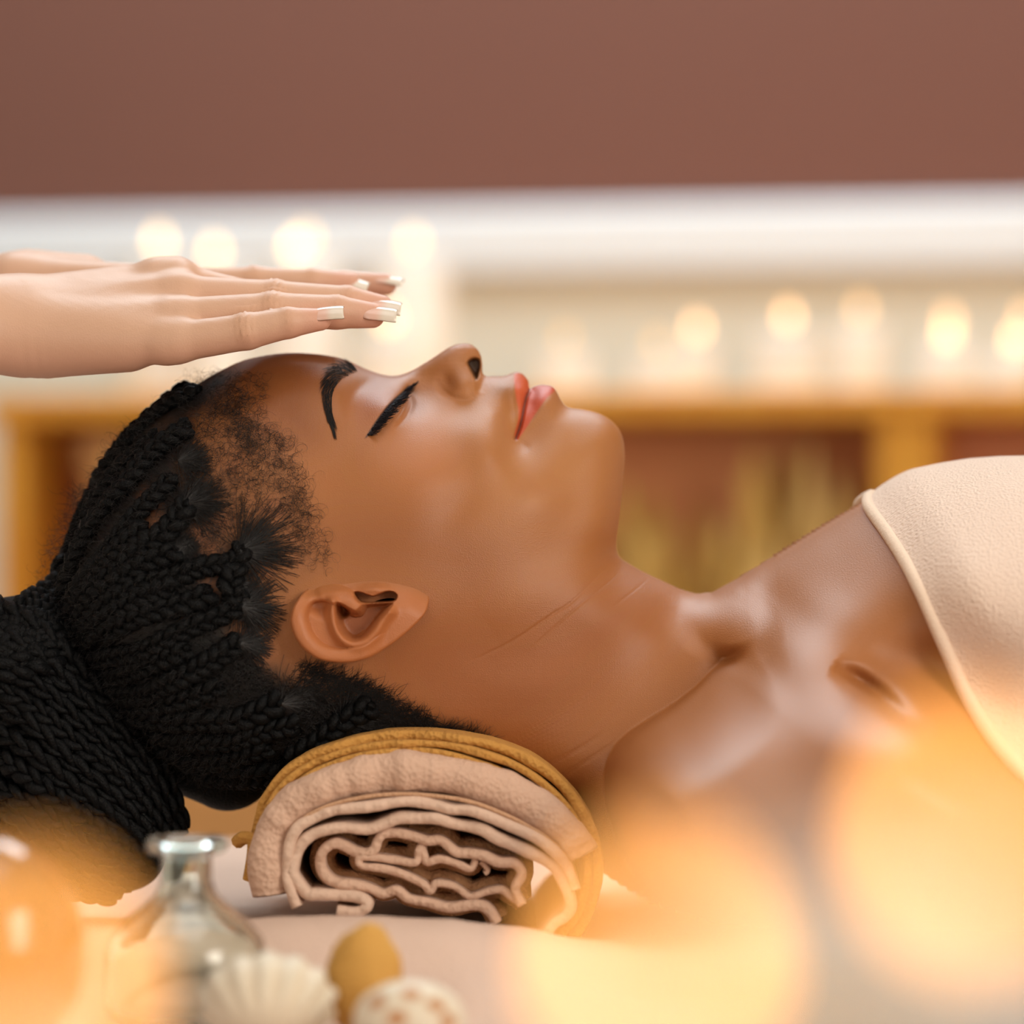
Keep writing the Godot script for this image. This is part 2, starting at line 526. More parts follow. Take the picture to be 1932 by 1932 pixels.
func steps(list: Array) -> PackedFloat32Array:   # [from, step, to, step, to ...]
	var out := PackedFloat32Array()
	var at: float = list[0]
	var k := 1
	while k < list.size():
		var st: float = list[k]
		var to: float = list[k + 1]
		while at < to - st * 0.01:
			out.append(at)
			at += st
		at = to
		k += 2
	out.append(at)
	return out

var torso_ring := PackedVector2Array()
var torso_chest := PackedVector2Array()
var torso_side := PackedVector2Array()
var torso_neck := PackedVector2Array()
var torso_under := PackedVector2Array()
var torso_p := PackedVector2Array()
var torso_w := PackedFloat64Array()

func torso_fit() -> void:
	# breastbone line, then down to the feet and back along the table, then the near shoulder's outline up to the throat
	torso_chest = PackedVector2Array([Vector2(7.78, -3.756), Vector2(8.439, -3.78), Vector2(9.171, -3.732), Vector2(10.098, -3.22), Vector2(11.073, -2.634), Vector2(12.293, -1.878), Vector2(13.756, -0.951), Vector2(14.976, -0.22), Vector2(16.439, 0.585), Vector2(17.902, 1.122), Vector2(19.854, 1.561), Vector2(21.561, 1.805), Vector2(23.561, 1.878), Vector2(27.659, 1.902), Vector2(32.537, 1.707), Vector2(39.854, 1.317)])
	torso_chest.append_array(PackedVector2Array([Vector2(60, 0), Vector2(90, -3), Vector2(125, -6)]))
	torso_chest = even2(spline2(torso_chest, 6), 90)
	torso_under = PackedVector2Array([Vector2(125, -6), Vector2(128, -12), Vector2(124, -17), Vector2(80, -18.2), Vector2(45, -18.2)])
	torso_under.append_array(PackedVector2Array([Vector2(27.619, -18.666), Vector2(20.904, -18.935), Vector2(11.952, -18.89), Vector2(8.147, -18.442), Vector2(6.356, -17.726)]))
	torso_under = even2(spline2(torso_under, 6), 50)
	var side := PackedVector2Array()
	for q in PackedVector3Array([Vector3(6.295, -17.556, 15.5), Vector3(4.965, -15.716, 15.5), Vector3(4.189, -13.832, 15.5), Vector3(3.923, -12.502, 15.5), Vector3(3.929, -11.408, 15.3), Vector3(4.247, -10.474, 15), Vector3(4.889, -9.711, 14.4), Vector3(5.842, -9.054, 13.4), Vector3(6.837, -8.467, 12.2), Vector3(7.821, -7.753, 10.6), Vector3(8.604, -7.008, 8.8), Vector3(9.098, -6.462, 7.4), Vector3(9.494, -6.016, 6.2)]):
		side.append(Vector2(q.x, q.y))
	torso_side = even2(spline2(side, 8), 70)
	torso_ring = torso_chest.duplicate()
	torso_ring.append_array(torso_under)
	torso_ring.append_array(torso_side)
	torso_neck = PackedVector2Array([Vector2(9.498, -6.031), Vector2(8.762, -6.079), Vector2(7.693, -5.556), Vector2(7.171, -4.559), Vector2(7.575, -3.728)])
	torso_ring.append_array(torso_neck)
	var inner := PackedVector3Array([Vector3(8.051, -4.435, 2), Vector3(9.112, -4.366, 4.6), Vector3(9.67, -3.996, 5.2), Vector3(8.451, -5.228, 3.6), Vector3(9.587, -5.197, 4.6), Vector3(10.218, -3.861, 5.9), Vector3(10.545, -4.909, 6.3), Vector3(11.388, -3.624, 6), Vector3(10.241, -6.275, 7.4), Vector3(10.383, -7.295, 10.6), Vector3(9.739, -8.617, 13.6), Vector3(10.708, -9.602, 15.8), Vector3(12.488, -2.666, 7), Vector3(14.718, -0.789, 8.2), Vector3(16.902, 0.138, 9.5), Vector3(8.602, -8.035, 11.8), Vector3(7.38, -10.031, 16), Vector3(5.627, -10.279, 15.6), Vector3(4.936, -11.768, 16.4), Vector3(4.93, -13.953, 16.6), Vector3(8.363, -12.066, 18.2), Vector3(11.661, -11.224, 17.8), Vector3(15.944, -12.903, 18.6), Vector3(20.928, -14.602, 19), Vector3(13.933, -6.413, 12.6), Vector3(15.712, -7.471, 12.2), Vector3(17.953, -6.479, 11), Vector3(20.09, -8.272, 11.6), Vector3(16.594, -9.332, 16.6), Vector3(14.035, -8.501, 15.7), Vector3(11.998, -7.729, 13.4), Vector3(21.177, -11.268, 17.2), Vector3(18.894, -3.489, 12.1), Vector3(21.815, -2.123, 12.6), Vector3(21.815, -6.413, 12.6), Vector3(16.765, -2.604, 10.8), Vector3(13.601, -4.442, 10.4), Vector3(11.77, -5.816, 10.4), Vector3(15.346, -4.873, 11.3), Vector3(11.837, -17.157, 15.5), Vector3(20.583, -17.498, 16.4), Vector3(7.37, -16.196, 16.2), Vector3(27.796, -3.018, 13), Vector3(27.796, -7.523, 13), Vector3(27.909, -13.781, 18.5), Vector3(36.337, -5.204, 15), Vector3(35.868, -13.917, 17)])
	var val := PackedFloat64Array()
	for q in inner: torso_p.append(Vector2(q.x, q.y)); val.append(q.z)
	for q in [Vector3(60, -8, 17), Vector3(90, -9, 15), Vector3(120, -11, 11), Vector3(60, -16, 17), Vector3(110, -16, 12)]:
		torso_p.append(Vector2(q.x, q.y)); val.append(q.z)
	torso_w = rbf_fit(torso_p, val)

func torso_at(x: float, y: float, grow := 0.0) -> float:   # signed half-width
	var p := Vector2(x, y)
	var d := ring_distance(p, torso_ring) + grow
	if d < -1.5: return -1.5
	if d <= 0.0: return d
	var w := maxf(rbf_at(torso_p, torso_w, x, y), 1.0) + grow
	var sg := 1.0 if d >= grow else -1.0
	w *= _round_off(maxf(line_distance(p, torso_chest) * sg + grow, 0.0) / lerpf(2.6, 8.5, smoothstep(8.0, 15.0, x)))
	if x < 16.0 and y < -3.0:
		w *= lerpf(1.0, _round_off(maxf(line_distance(p, torso_side) * sg + grow, 0.0) / lerpf(3.4, 0.8, smoothstep(5.0, 9.8, x) * smoothstep(-9.5, -5.0, y))), smoothstep(-5.2, -6.8, y))
	if x < 13.0 and y > -8.0: w *= _round_off(maxf(line_distance(p, torso_neck) * sg + grow, 0.0) / 1.3)
	if y < -12.0: w *= _round_off(maxf(line_distance(p, torso_under) * sg + grow, 0.0) / 4.0)
	return w

func _round_off(t: float) -> float:
	t = minf(t, 1.0)
	return sqrt(1.0 - (1.0 - t) * (1.0 - t))

func near_index(a: PackedFloat32Array, at: float) -> int:
	var lo := 0
	var hi := a.size() - 1
	while hi - lo > 1:
		var m := (lo + hi) >> 1
		if a[m] > at: hi = m
		else: lo = m
	return lo

# visits the grid points round a place: f(point, index)
func over(lo: Vector2, hi: Vector2, f: Callable) -> void:
	var x0 := near_index(gx, lo.x)
	var x1 := mini(near_index(gx, hi.x) + 1, gx.size() - 1)
	var y0 := near_index(gy, lo.y)
	var y1 := mini(near_index(gy, hi.y) + 1, gy.size() - 1)
	for y in range(y0, y1 + 1):
		for x in range(x0, x1 + 1):
			f.call(Vector2(gx[x], gy[y]), y * gx.size() + x)

func push(k: int, dw: float) -> void:   # moves the surface outward by dw, less at the midline
	var g := GW[k]
	if g <= 0.04: return
	var w := sqrt(g)
	w = maxf(w + dw * smoothstep(0.2, 1.0, w), 0.15)
	GW[k] = w * w

func bump(at: Vector2, rx: float, ry: float, turn: float, h: float) -> void:
	var r := maxf(rx, ry) * 2.6
	var ca := cos(turn)
	var sa := sin(turn)
	over(at - Vector2(r, r), at + Vector2(r, r), func(p: Vector2, k: int):
		var d := p - at
		var u := (d.x * ca + d.y * sa) / rx
		var v := (-d.x * sa + d.y * ca) / ry
		var e := u * u + v * v
		if e < 7.0: push(k, h * exp(-e)))

func crease(line: PackedVector2Array, width: float, h: float, taper := true) -> void:
	var l := spline2(line, 5)
	var lo := l[0]
	var hi := l[0]
	for q in l:
		lo = lo.min(q); hi = hi.max(q)
	var m := Vector2.ONE * width * 2.6
	over(lo - m, hi + m, func(p: Vector2, k: int):
		var best := 1e9
		var along := 0.0
		for s in l.size() - 1:
			var d := l[s + 1] - l[s]
			var t := clampf((p - l[s]).dot(d) / maxf(d.length_squared(), 1e-9), 0.0, 1.0)
			var q := p.distance_squared_to(l[s] + d * t)
			if q < best:
				best = q
				along = (s + t) / (l.size() - 1)
		var e := best / (width * width)
		if e < 7.0: push(k, h * exp(-e) * (sin(PI * clampf(along, 0.0, 1.0)) if taper else 1.0)))

func tint(ring: PackedVector2Array, col: Color, soft: float, strength := 1.0) -> void:
	var l := spline2(ring, 5, true)
	var lo := l[0]
	var hi := l[0]
	for q in l:
		lo = lo.min(q); hi = hi.max(q)
	var m := Vector2.ONE * soft * 1.2
	over(lo - m, hi + m, func(p: Vector2, k: int):
		var d := ring_distance(p, l)
		GC[k] = GC[k].lerp(col, strength * smoothstep(-soft, soft, d)))

func tint_spot(at: Vector2, r: float, col: Color, strength: float) -> void:
	over(at - Vector2(r, r) * 2.2, at + Vector2(r, r) * 2.2, func(p: Vector2, k: int):
		GC[k] = GC[k].lerp(col, strength * exp(-p.distance_squared_to(at) / (r * r))))

func tint_line(line: PackedVector2Array, r: float, col: Color, strength: float) -> void:
	var l := spline2(line, 4)
	var lo := l[0]
	var hi := l[0]
	for q in l:
		lo = lo.min(q); hi = hi.max(q)
	var m := Vector2.ONE * r * 2.2
	over(lo - m, hi + m, func(p: Vector2, k: int):
		var d := line_distance(p, l)
		GC[k] = GC[k].lerp(col, strength * exp(-d * d / (r * r))))

const SKIN := Color(0.380, 0.144, 0.045)
const SKIN_SHADED := Color(0.205, 0.062, 0.019)  # skin with the shade of the hands mixed into its colour
const HAIR := Color(0.010, 0.009, 0.009)

func body_field() -> void:
	head_fit()
	torso_fit()
	gx = steps([-21.5, 0.25, -15.0, 0.1, -12.0, 0.055, 7.0, 0.10, 12.0, 0.22, 42.0, 1.5, 129.0])
	gy = steps([-20.5, 0.25, -12.5, 0.1, -6.5, 0.055, 8.4])
	var nx := gx.size()
	var ny := gy.size()
	GW.resize(nx * ny)
	GC.resize(nx * ny)
	GC.fill(SKIN)
	for y in ny:
		for x in nx:
			var px := gx[x]
			var py := gy[y]
			var g := -4.0
			if px < 13.0:
				g = rbf_at(rbf_p, rbf_w, px, py)
				if px > 10.4: g -= (px - 10.4) * (px - 10.4) * 6.0 * smoothstep(-3.4, -4.6, py)   # the neck ends inside the shoulders
				g = clampf(g, -25.0, 80.0)
			if px > 3.4 and py < 2.8:
				var t := torso_at(px, py)
				var w := sqrt(absf(g)) * signf(g)
				w = smax(w, t, 1.5 * clampf(maxf(w, t) * 0.5, 0.01, 1.0))
				g = w * absf(w)
			GW[y * nx + x] = g

	# the throat runs smoothly into the breastbone
	var x0 := near_index(gx, 6.9)
	var x1 := near_index(gx, 12.4)
	var y0 := near_index(gy, -7.0)
	var y1 := near_index(gy, -2.5)
	var was := PackedFloat32Array()
	var soft := PackedFloat32Array()
	was.resize(GW.size())
	soft.resize(GW.size())
	var inner := PackedInt32Array()
	for y in range(y0 - 1, y1 + 2):
		for x in range(x0 - 1, x1 + 2):
			var k := y * nx + x
			was[k] = GW[k]
			soft[k] = was[k]
			if x < x0 or x >= x1 or y < y0 or y >= y1: continue
			if Vector2((gx[x] - 9.55) / 2.5, (gy[y] + 5.0) / 1.85).length() < 1.0 and was[k] > 0.15: inner.append(k)
	var cx := 0.232 * 0.5
	var cy := 0.768 * 0.5
	for pass_ in 400:
		for k in inner:
			var mid := cx * (soft[k - 1] + soft[k + 1]) + cy * (soft[k - nx] + soft[k + nx])
			soft[k] += 1.75 * (mid - soft[k])
	for k in inner:
		var e := Vector2((gx[k % nx] - 9.55) / 2.5, (gy[k / nx] + 5.0) / 1.85).length()
		GW[k] = maxf(lerpf(was[k], soft[k] * 0.82, smoothstep(1.0, 0.45, e)), 0.16)

func face() -> void:
	# nose: wing, groove round it, tip
	bump(Vector2(-2.365, 5.888), 0.62, 0.66, 0.3, 0.16)
	crease(PackedVector2Array([Vector2(-3.449, 6.126), Vector2(-3.328, 5.74), Vector2(-3.087, 5.426), Vector2(-2.725, 5.185), Vector2(-2.315, 5.089), Vector2(-1.929, 5.113), Vector2(-1.64, 5.258)]), 0.17, -0.13)
	bump(Vector2(-2.996, 5.895), 0.30, 0.55, 0.2, -0.10)
	crease(PackedVector2Array([Vector2(-2.078, 6.668), Vector2(-1.885, 6.33), Vector2(-1.74, 5.992), Vector2(-1.691, 5.581), Vector2(-1.764, 5.267)]), 0.12, 0.09)
	# nostril
	var hole := spline2(PackedVector2Array([Vector2(-2.059, 6.829), Vector2(-1.913, 7.023), Vector2(-1.695, 7.084), Vector2(-1.502, 6.999), Vector2(-1.453, 6.708), Vector2(-1.502, 6.394), Vector2(-1.574, 6.103), Vector2(-1.683, 6.03), Vector2(-1.816, 6.272), Vector2(-1.95, 6.563)]), 5, true)
	var deep := Color(0.008, 0.003, 0.002)  # inside painted near black in place of its shade
	over(hole[0] - Vector2(1.2, 1.4), hole[0] + Vector2(1.4, 1.2), func(p: Vector2, k: int):
		var d := ring_distance(p, hole)
		if d > -0.06:
			var g := GW[k]
			if g > 0.0:
				var w := maxf(sqrt(g) - 0.95 * smoothstep(-0.05, 0.16, d), 0.08)
				GW[k] = w * w
			GC[k] = GC[k].lerp(deep, 0.97 * smoothstep(-0.03, 0.08, d)))
	crease(PackedVector2Array([Vector2(-1.378, 6.14), Vector2(-1.378, 5.826), Vector2(-1.475, 5.464)]), 0.18, -0.10)
	# eye: lid over the ball, the crease above it, the folds below
	bump(Vector2(-5.784, 4.876), 0.95, 1.35, -0.55, 0.32)
	bump(Vector2(-5.115, 4.35), 0.30, 0.75, -0.55, 0.12)
	crease(PackedVector2Array([Vector2(-4.643, 5.72), Vector2(-5.026, 5.313), Vector2(-5.361, 4.882), Vector2(-5.696, 4.451), Vector2(-6.079, 3.925), Vector2(-6.414, 3.398)]), 0.10, -0.15)
	crease(PackedVector2Array([Vector2(-5.535, 5.966), Vector2(-6.014, 5.99), Vector2(-6.565, 5.846), Vector2(-7.044, 5.463), Vector2(-7.332, 4.816), Vector2(-7.236, 4.097)]), 0.30, -0.13)
	crease(PackedVector2Array([Vector2(-4.643, 5.313), Vector2(-4.547, 4.834), Vector2(-4.81, 4.212), Vector2(-5.289, 3.685)]), 0.13, -0.12)
	crease(PackedVector2Array([Vector2(-4.882, 5.002), Vector2(-4.978, 4.547), Vector2(-5.265, 4.044)]), 0.045, -0.05)
	crease(PackedVector2Array([Vector2(-4.714, 5.121), Vector2(-4.786, 4.595), Vector2(-5.073, 4.02)]), 0.045, -0.05)
	crease(PackedVector2Array([Vector2(-5.121, 4.691), Vector2(-5.289, 4.308), Vector2(-5.552, 3.877)]), 0.04, -0.04)
	bump(Vector2(-7.773, 5.508), 0.55, 1.5, 0.15, 0.16)
	bump(Vector2(-4.687, 5.46), 0.28, 0.4, -0.4, -0.22)
	# mouth: the parting between the lips, both vermilion rolls, corner, the fold beside it
	bump(Vector2(0.387, 5.343), 0.22, 0.9, 0.12, 0.10)
	bump(Vector2(1.208, 5.025), 0.32, 0.75, -0.45, 0.16)
	crease(PackedVector2Array([Vector2(0.797, 5.629), Vector2(0.773, 5.46), Vector2(0.652, 5.243), Vector2(0.556, 4.856), Vector2(0.447, 4.252), Vector2(0.314, 3.745), Vector2(0.169, 3.334)]), 0.085, -0.30, false)
	crease(PackedVector2Array([Vector2(0.168, 3.338), Vector2(0.312, 3.194), Vector2(0.576, 2.978), Vector2(0.865, 2.834)]), 0.20, -0.12)
	crease(PackedVector2Array([Vector2(-1.222, 4.888), Vector2(-0.743, 4.504), Vector2(-0.383, 3.977), Vector2(-0.096, 3.498), Vector2(0.216, 3.067), Vector2(0.695, 2.707)]), 0.26, -0.10)
	bump(Vector2(-0.738, 3.12), 0.9, 1.1, 0.5, 0.17)
	crease(PackedVector2Array([Vector2(0.096, 6.054), Vector2(0.06, 5.571), Vector2(0.072, 5.041), Vector2(0.133, 4.534), Vector2(0.145, 4.004), Vector2(0.048, 3.642)]), 0.09, 0.07)
	crease(PackedVector2Array([Vector2(-0.145, 6.126), Vector2(-0.217, 5.571), Vector2(-0.193, 4.968), Vector2(-0.121, 4.365), Vector2(-0.096, 3.883)]), 0.16, -0.05)
	crease(PackedVector2Array([Vector2(1.998, 5.417), Vector2(1.637, 5.032), Vector2(1.252, 4.526), Vector2(0.891, 3.996), Vector2(0.578, 3.563)]), 0.13, 0.05)
	bump(Vector2(1.78, 3.994), 0.5, 1.0, -0.6, -0.10)
	# chin, cheek, jaw, throat
	bump(Vector2(3.823, 2.789), 0.9, 1.0, 0.0, 0.14)
	bump(Vector2(1.042, 0.615), 1.3, 1.2, 0.4, 0.16)
	bump(Vector2(-3.906, 1.553), 1.5, 1.0, 0.5, 0.10)
	bump(Vector2(-2.49, 0.141), 1.3, 0.8, 0.7, -0.16)
	crease(PackedVector2Array([Vector2(4.711, -1.894), Vector2(3.409, -2.273), Vector2(1.989, -2.935), Vector2(0.45, -4.001), Vector2(-1.089, -4.948)]), 0.9, 0.14)
	crease(PackedVector2Array([Vector2(4.877, -2.06), Vector2(3.882, -2.841), Vector2(2.651, -4.024), Vector2(1.681, -4.64), Vector2(0.071, -5.705), Vector2(-1.397, -6.439), Vector2(-2.367, -7.031)]), 0.06, -0.04)
	crease(PackedVector2Array([Vector2(5.137, -2.367), Vector2(4.474, -3.054), Vector2(3.006, -4.166), Vector2(1.681, -5.326), Vector2(0.663, -6.226), Vector2(-0.379, -7.244)]), 0.05, -0.03)
	crease(PackedVector2Array([Vector2(6.25, -2.983), Vector2(5.539, -3.527), Vector2(4.356, -4.356)]), 0.05, -0.02)
	crease(PackedVector2Array([Vector2(-3.2, -6.447), Vector2(-0.847, -7.624), Vector2(1.976, -7.388), Vector2(5.506, -5.506), Vector2(8.329, -4.094)]), 0.9, 0.14)
	crease(PackedVector2Array([Vector2(4.565, -9.506), Vector2(2.682, -10.682), Vector2(0.8, -11.624)]), 0.06, -0.05)
	crease(PackedVector2Array([Vector2(5.271, -9.741), Vector2(3.153, -11.153), Vector2(1.741, -12.094)]), 0.06, -0.05)
	for s in 9:
		var o := s * 14.0
		crease(PackedVector2Array([Vector2(4.329, -7.624) + Vector2(-o * 0.012, -o * 0.022), Vector2(1.741, -9.035) + Vector2(-o * 0.014, -o * 0.02), Vector2(-0.141, -10.212) + Vector2(-o * 0.02, -o * 0.015)]), 0.035, -0.018)
	# armpit fold and the hollow beside it
	crease(PackedVector2Array([Vector2(13.785, -6.577), Vector2(14.281, -6.938), Vector2(14.957, -7.298), Vector2(15.768, -7.884), Vector2(16.601, -8.582), Vector2(17.885, -9.145)]), 0.42, -1.5)
	bump(Vector2(18.341, -6.935), 1.6, 1.3, -0.4, -0.7)
	crease(PackedVector2Array([Vector2(10.552, -3.347), Vector2(11.947, -3.579), Vector2(13.806, -4.277), Vector2(15.201, -5.439)]), 1.0, 0.25)

func complexion() -> void:
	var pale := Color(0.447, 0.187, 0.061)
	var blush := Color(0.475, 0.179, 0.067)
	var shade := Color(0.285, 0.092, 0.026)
	tint(PackedVector2Array([Vector2(-13.636, 6.534), Vector2(-9.611, 7.717), Vector2(-6.77, 7.007), Vector2(-6.297, 6.534), Vector2(-7.717, 6.534), Vector2(-8.428, 4.877), Vector2(-8.664, 3.22), Vector2(-10.085, 3.22), Vector2(-12.452, 4.64)]), SKIN_SHADED, 1.6, 0.75)      # forehead, shade of the hands painted into the skin
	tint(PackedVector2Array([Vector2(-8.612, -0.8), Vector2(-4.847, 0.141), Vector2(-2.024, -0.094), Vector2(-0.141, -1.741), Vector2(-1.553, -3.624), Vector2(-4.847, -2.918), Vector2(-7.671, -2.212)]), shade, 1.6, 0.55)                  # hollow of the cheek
	tint(PackedVector2Array([Vector2(-6.259, -6.212), Vector2(-3.2, -4.094), Vector2(0.8, -4.329), Vector2(5.035, -2.682), Vector2(7.624, -4.094), Vector2(4.329, -7.859), Vector2(0.8, -10.682), Vector2(-3.435, -10.682)]), Color(0.314, 0.100, 0.032), 1.8, 0.6)  # neck below the jaw, its shade painted into the skin
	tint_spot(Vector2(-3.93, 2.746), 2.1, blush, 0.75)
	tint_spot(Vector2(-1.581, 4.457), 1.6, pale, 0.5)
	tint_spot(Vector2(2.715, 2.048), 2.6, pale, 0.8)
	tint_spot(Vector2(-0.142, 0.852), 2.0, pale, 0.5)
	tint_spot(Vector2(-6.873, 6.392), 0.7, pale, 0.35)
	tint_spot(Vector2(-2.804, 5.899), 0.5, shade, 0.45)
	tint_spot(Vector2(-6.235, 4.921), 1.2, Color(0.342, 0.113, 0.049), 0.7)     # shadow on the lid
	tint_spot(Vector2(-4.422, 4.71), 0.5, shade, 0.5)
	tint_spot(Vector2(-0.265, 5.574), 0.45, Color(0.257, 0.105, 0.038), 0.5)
	# lips
	var coral := Color(0.56, 0.095, 0.030)
	tint(PackedVector2Array([Vector2(0.097, 6.233), Vector2(0.193, 6.378), Vector2(0.338, 6.378), Vector2(0.58, 6.209), Vector2(0.773, 5.895), Vector2(0.821, 5.629), Vector2(0.773, 5.436), Vector2(0.628, 5.219), Vector2(0.568, 4.832), Vector2(0.447, 4.252), Vector2(0.302, 3.721), Vector2(0.169, 3.334), Vector2(0.121, 3.527), Vector2(0.193, 3.817), Vector2(0.278, 4.204), Vector2(0.29, 4.663), Vector2(0.193, 5.17), Vector2(0.121, 5.75)]), coral, 0.05, 0.95)
	tint(PackedVector2Array([Vector2(0.821, 5.629), Vector2(0.966, 5.726), Vector2(1.232, 5.823), Vector2(1.57, 5.823), Vector2(1.957, 5.702), Vector2(1.909, 5.509), Vector2(1.57, 5.17), Vector2(1.184, 4.639), Vector2(0.821, 4.083), Vector2(0.483, 3.576), Vector2(0.266, 3.286), Vector2(0.169, 3.31), Vector2(0.314, 3.721), Vector2(0.459, 4.252), Vector2(0.58, 4.832), Vector2(0.652, 5.219), Vector2(0.773, 5.436)]), Color(0.50, 0.066, 0.022), 0.05, 0.95)
	tint_line(PackedVector2Array([Vector2(0.796, 5.623), Vector2(0.652, 5.237), Vector2(0.555, 4.851), Vector2(0.446, 4.247), Vector2(0.314, 3.74), Vector2(0.169, 3.33)]), 0.05, Color(0.06, 0.012, 0.01), 0.85)
	# roots and shadow of hair on the scalp
	var scalp := PackedVector2Array([Vector2(-13.365, 6.494), Vector2(-12.565, 5.2), Vector2(-11.671, 4.141), Vector2(-10.259, 3.012), Vector2(-9.647, 1.788), Vector2(-9.506, 0.376), Vector2(-8.965, -1.035), Vector2(-8.329, -2.259), Vector2(-8.847, -3.059), Vector2(-9.647, -3.624), Vector2(-9.906, -4.682), Vector2(-9.553, -5.859), Vector2(-8.376, -6.8), Vector2(-6.494, -7.506), Vector2(-4.612, -8.682), Vector2(-2.729, -9.694), Vector2(-0.847, -10.329), Vector2(-0.847, -13.976), Vector2(-13.318, -13.976), Vector2(-21.318, -10.212), Vector2(-21.318, 1.553), Vector2(-18.024, 6.259)])
	var l := spline2(scalp, 4, true)
	over(Vector2(-21.5, -13.5), Vector2(1.5, 7.5), func(p: Vector2, k: int):
		var d := ring_distance(p, l)
		if d > -0.6:
			var low := smoothstep(-4.5, -7.0, p.y)
			GC[k] = GC[k].lerp(HAIR, 0.22 * smoothstep(-0.6, 0.8, d) + 0.74 * smoothstep(lerpf(1.6, 0.2, low), lerpf(5.5, 2.2, low), d)))
	var dense := spline2(PackedVector2Array([Vector2(-13.129, 6.259), Vector2(-13.412, 5.2), Vector2(-14.447, 4.141), Vector2(-14.824, 2.494), Vector2(-14.918, 0.612), Vector2(-14.447, -0.8), Vector2(-12.612, -2.118), Vector2(-12.235, -3.859), Vector2(-12.376, -5.506), Vector2(-11.435, -6.965), Vector2(-9.906, -7.859), Vector2(-7.671, -8.682), Vector2(-4.847, -9.318), Vector2(-1.553, -10.118), Vector2(-0.847, -13.976), Vector2(-13.318, -13.976), Vector2(-21.788, -10.212), Vector2(-21.788, 1.553), Vector2(-18.024, 6.494)]), 4, true)
	over(Vector2(-21.5, -13.5), Vector2(1.5, 7.5), func(p: Vector2, k: int):
		GC[k] = GC[k].lerp(HAIR, 0.96 * smoothstep(-0.7, 0.5, ring_distance(p, dense))))
	for q in PackedVector2Array([Vector2(-15.998, 0.54), Vector2(-15.693, -0.563), Vector2(-13.699, -0.962), Vector2(-12.714, -0.446), Vector2(-13.301, -1.759), Vector2(-11.119, -2.557), Vector2(-13.207, -3.331), Vector2(-14.098, -4.434), Vector2(-11.916, -5.63), Vector2(-17.077, -1.853), Vector2(-13.699, -7.929), Vector2(-11.635, -5.724), Vector2(-12.339, 2.017), Vector2(-10.462, 0.141), Vector2(-10.931, -6.193)]):
		tint_spot(q, 0.5, Color(0.30, 0.11, 0.042), 0.88)

func body_mesh(mb: MB) -> void:
	var nx := gx.size()
	var ny := gy.size()
	var idp := PackedInt32Array(); idp.resize(nx * ny); idp.fill(-1)
	var idm := PackedInt32Array(); idm.resize(nx * ny); idm.fill(-1)
	var cross := {}
	for y in ny:
		for x in nx:
			var k := y * nx + x
			if GW[k] <= 0.0: continue
			var nm := _grad(x, y)
			var w := sqrt(GW[k])
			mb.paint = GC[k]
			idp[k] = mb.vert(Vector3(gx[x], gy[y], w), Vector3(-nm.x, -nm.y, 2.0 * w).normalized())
			idm[k] = mb.vert(Vector3(gx[x], gy[y], -w), Vector3(-nm.x, -nm.y, -2.0 * w).normalized())
	for y in ny - 1:
		for x in nx - 1:
			var k := y * nx + x
			var cs := [k, k + 1, k + 1 + nx, k + nx]
			var inside := 0
			for c in cs:
				if GW[c] > 0.0: inside += 1
			if inside == 0: continue
			if inside == 4:
				mb.tri(idp[k], idp[k + 1], idp[k + 1 + nx]); mb.tri(idp[k], idp[k + 1 + nx], idp[k + nx])
				mb.tri(idm[k], idm[k + 1], idm[k + 1 + nx]); mb.tri(idm[k], idm[k + 1 + nx], idm[k + nx])
				continue
			var pp := []
			var pm := []
			for c in 4:
				var a: int = cs[c]
				var b: int = cs[(c + 1) % 4]
				if GW[a] > 0.0:
					pp.append(idp[a]); pm.append(idm[a])
				if (GW[a] > 0.0) != (GW[b] > 0.0):
					var key := Vector2i(mini(a, b), maxi(a, b))
					if not cross.has(key):
						var t := GW[a] / (GW[a] - GW[b])
						var pa := Vector2(gx[a % nx], gy[a / nx])
						var pb := Vector2(gx[b % nx], gy[b / nx])
						var q := pa.lerp(pb, t)
						var g := (_grad(a % nx, a / nx) * (1.0 - t) + _grad(b % nx, b / nx) * t).normalized()
						mb.paint = GC[a] if GW[a] > 0.0 else GC[b]
						cross[key] = mb.vert(Vector3(q.x, q.y, 0), Vector3(-g.x, -g.y, 0))
					pp.append(cross[key]); pm.append(cross[key])
			for t in range(1, pp.size() - 1):
				mb.tri(pp[0], pp[t], pp[t + 1])
				mb.tri(pm[0], pm[t], pm[t + 1])

func _grad(x: int, y: int) -> Vector2:
	var nx := gx.size()
	var x0 := maxi(x - 1, 0)
	var x1 := mini(x + 1, nx - 1)
	var y0 := maxi(y - 1, 0)
	var y1 := mini(y + 1, gy.size() - 1)
	return Vector2((GW[y * nx + x1] - GW[y * nx + x0]) / (gx[x1] - gx[x0]), (GW[y1 * nx + x] - GW[y0 * nx + x]) / (gy[y1] - gy[y0]))

func width_at(p: Vector2) -> float:   # half-width of the body at a place, 0 outside
	var x := near_index(gx, p.x)
	var y := near_index(gy, p.y)
	var nx := gx.size()
	var u := clampf((p.x - gx[x]) / (gx[x + 1] - gx[x]), 0.0, 1.0)
	var v := clampf((p.y - gy[y]) / (gy[y + 1] - gy[y]), 0.0, 1.0)
	var k := y * nx + x
	var g := lerpf(lerpf(GW[k], GW[k + 1], u), lerpf(GW[k + nx], GW[k + nx + 1], u), v)
	return sqrt(g) if g > 0.0 else 0.0

func on_skin(p: Vector2, lift := 0.0) -> Vector3:
	return Vector3(p.x, p.y, width_at(p)) + skin_normal(p) * lift

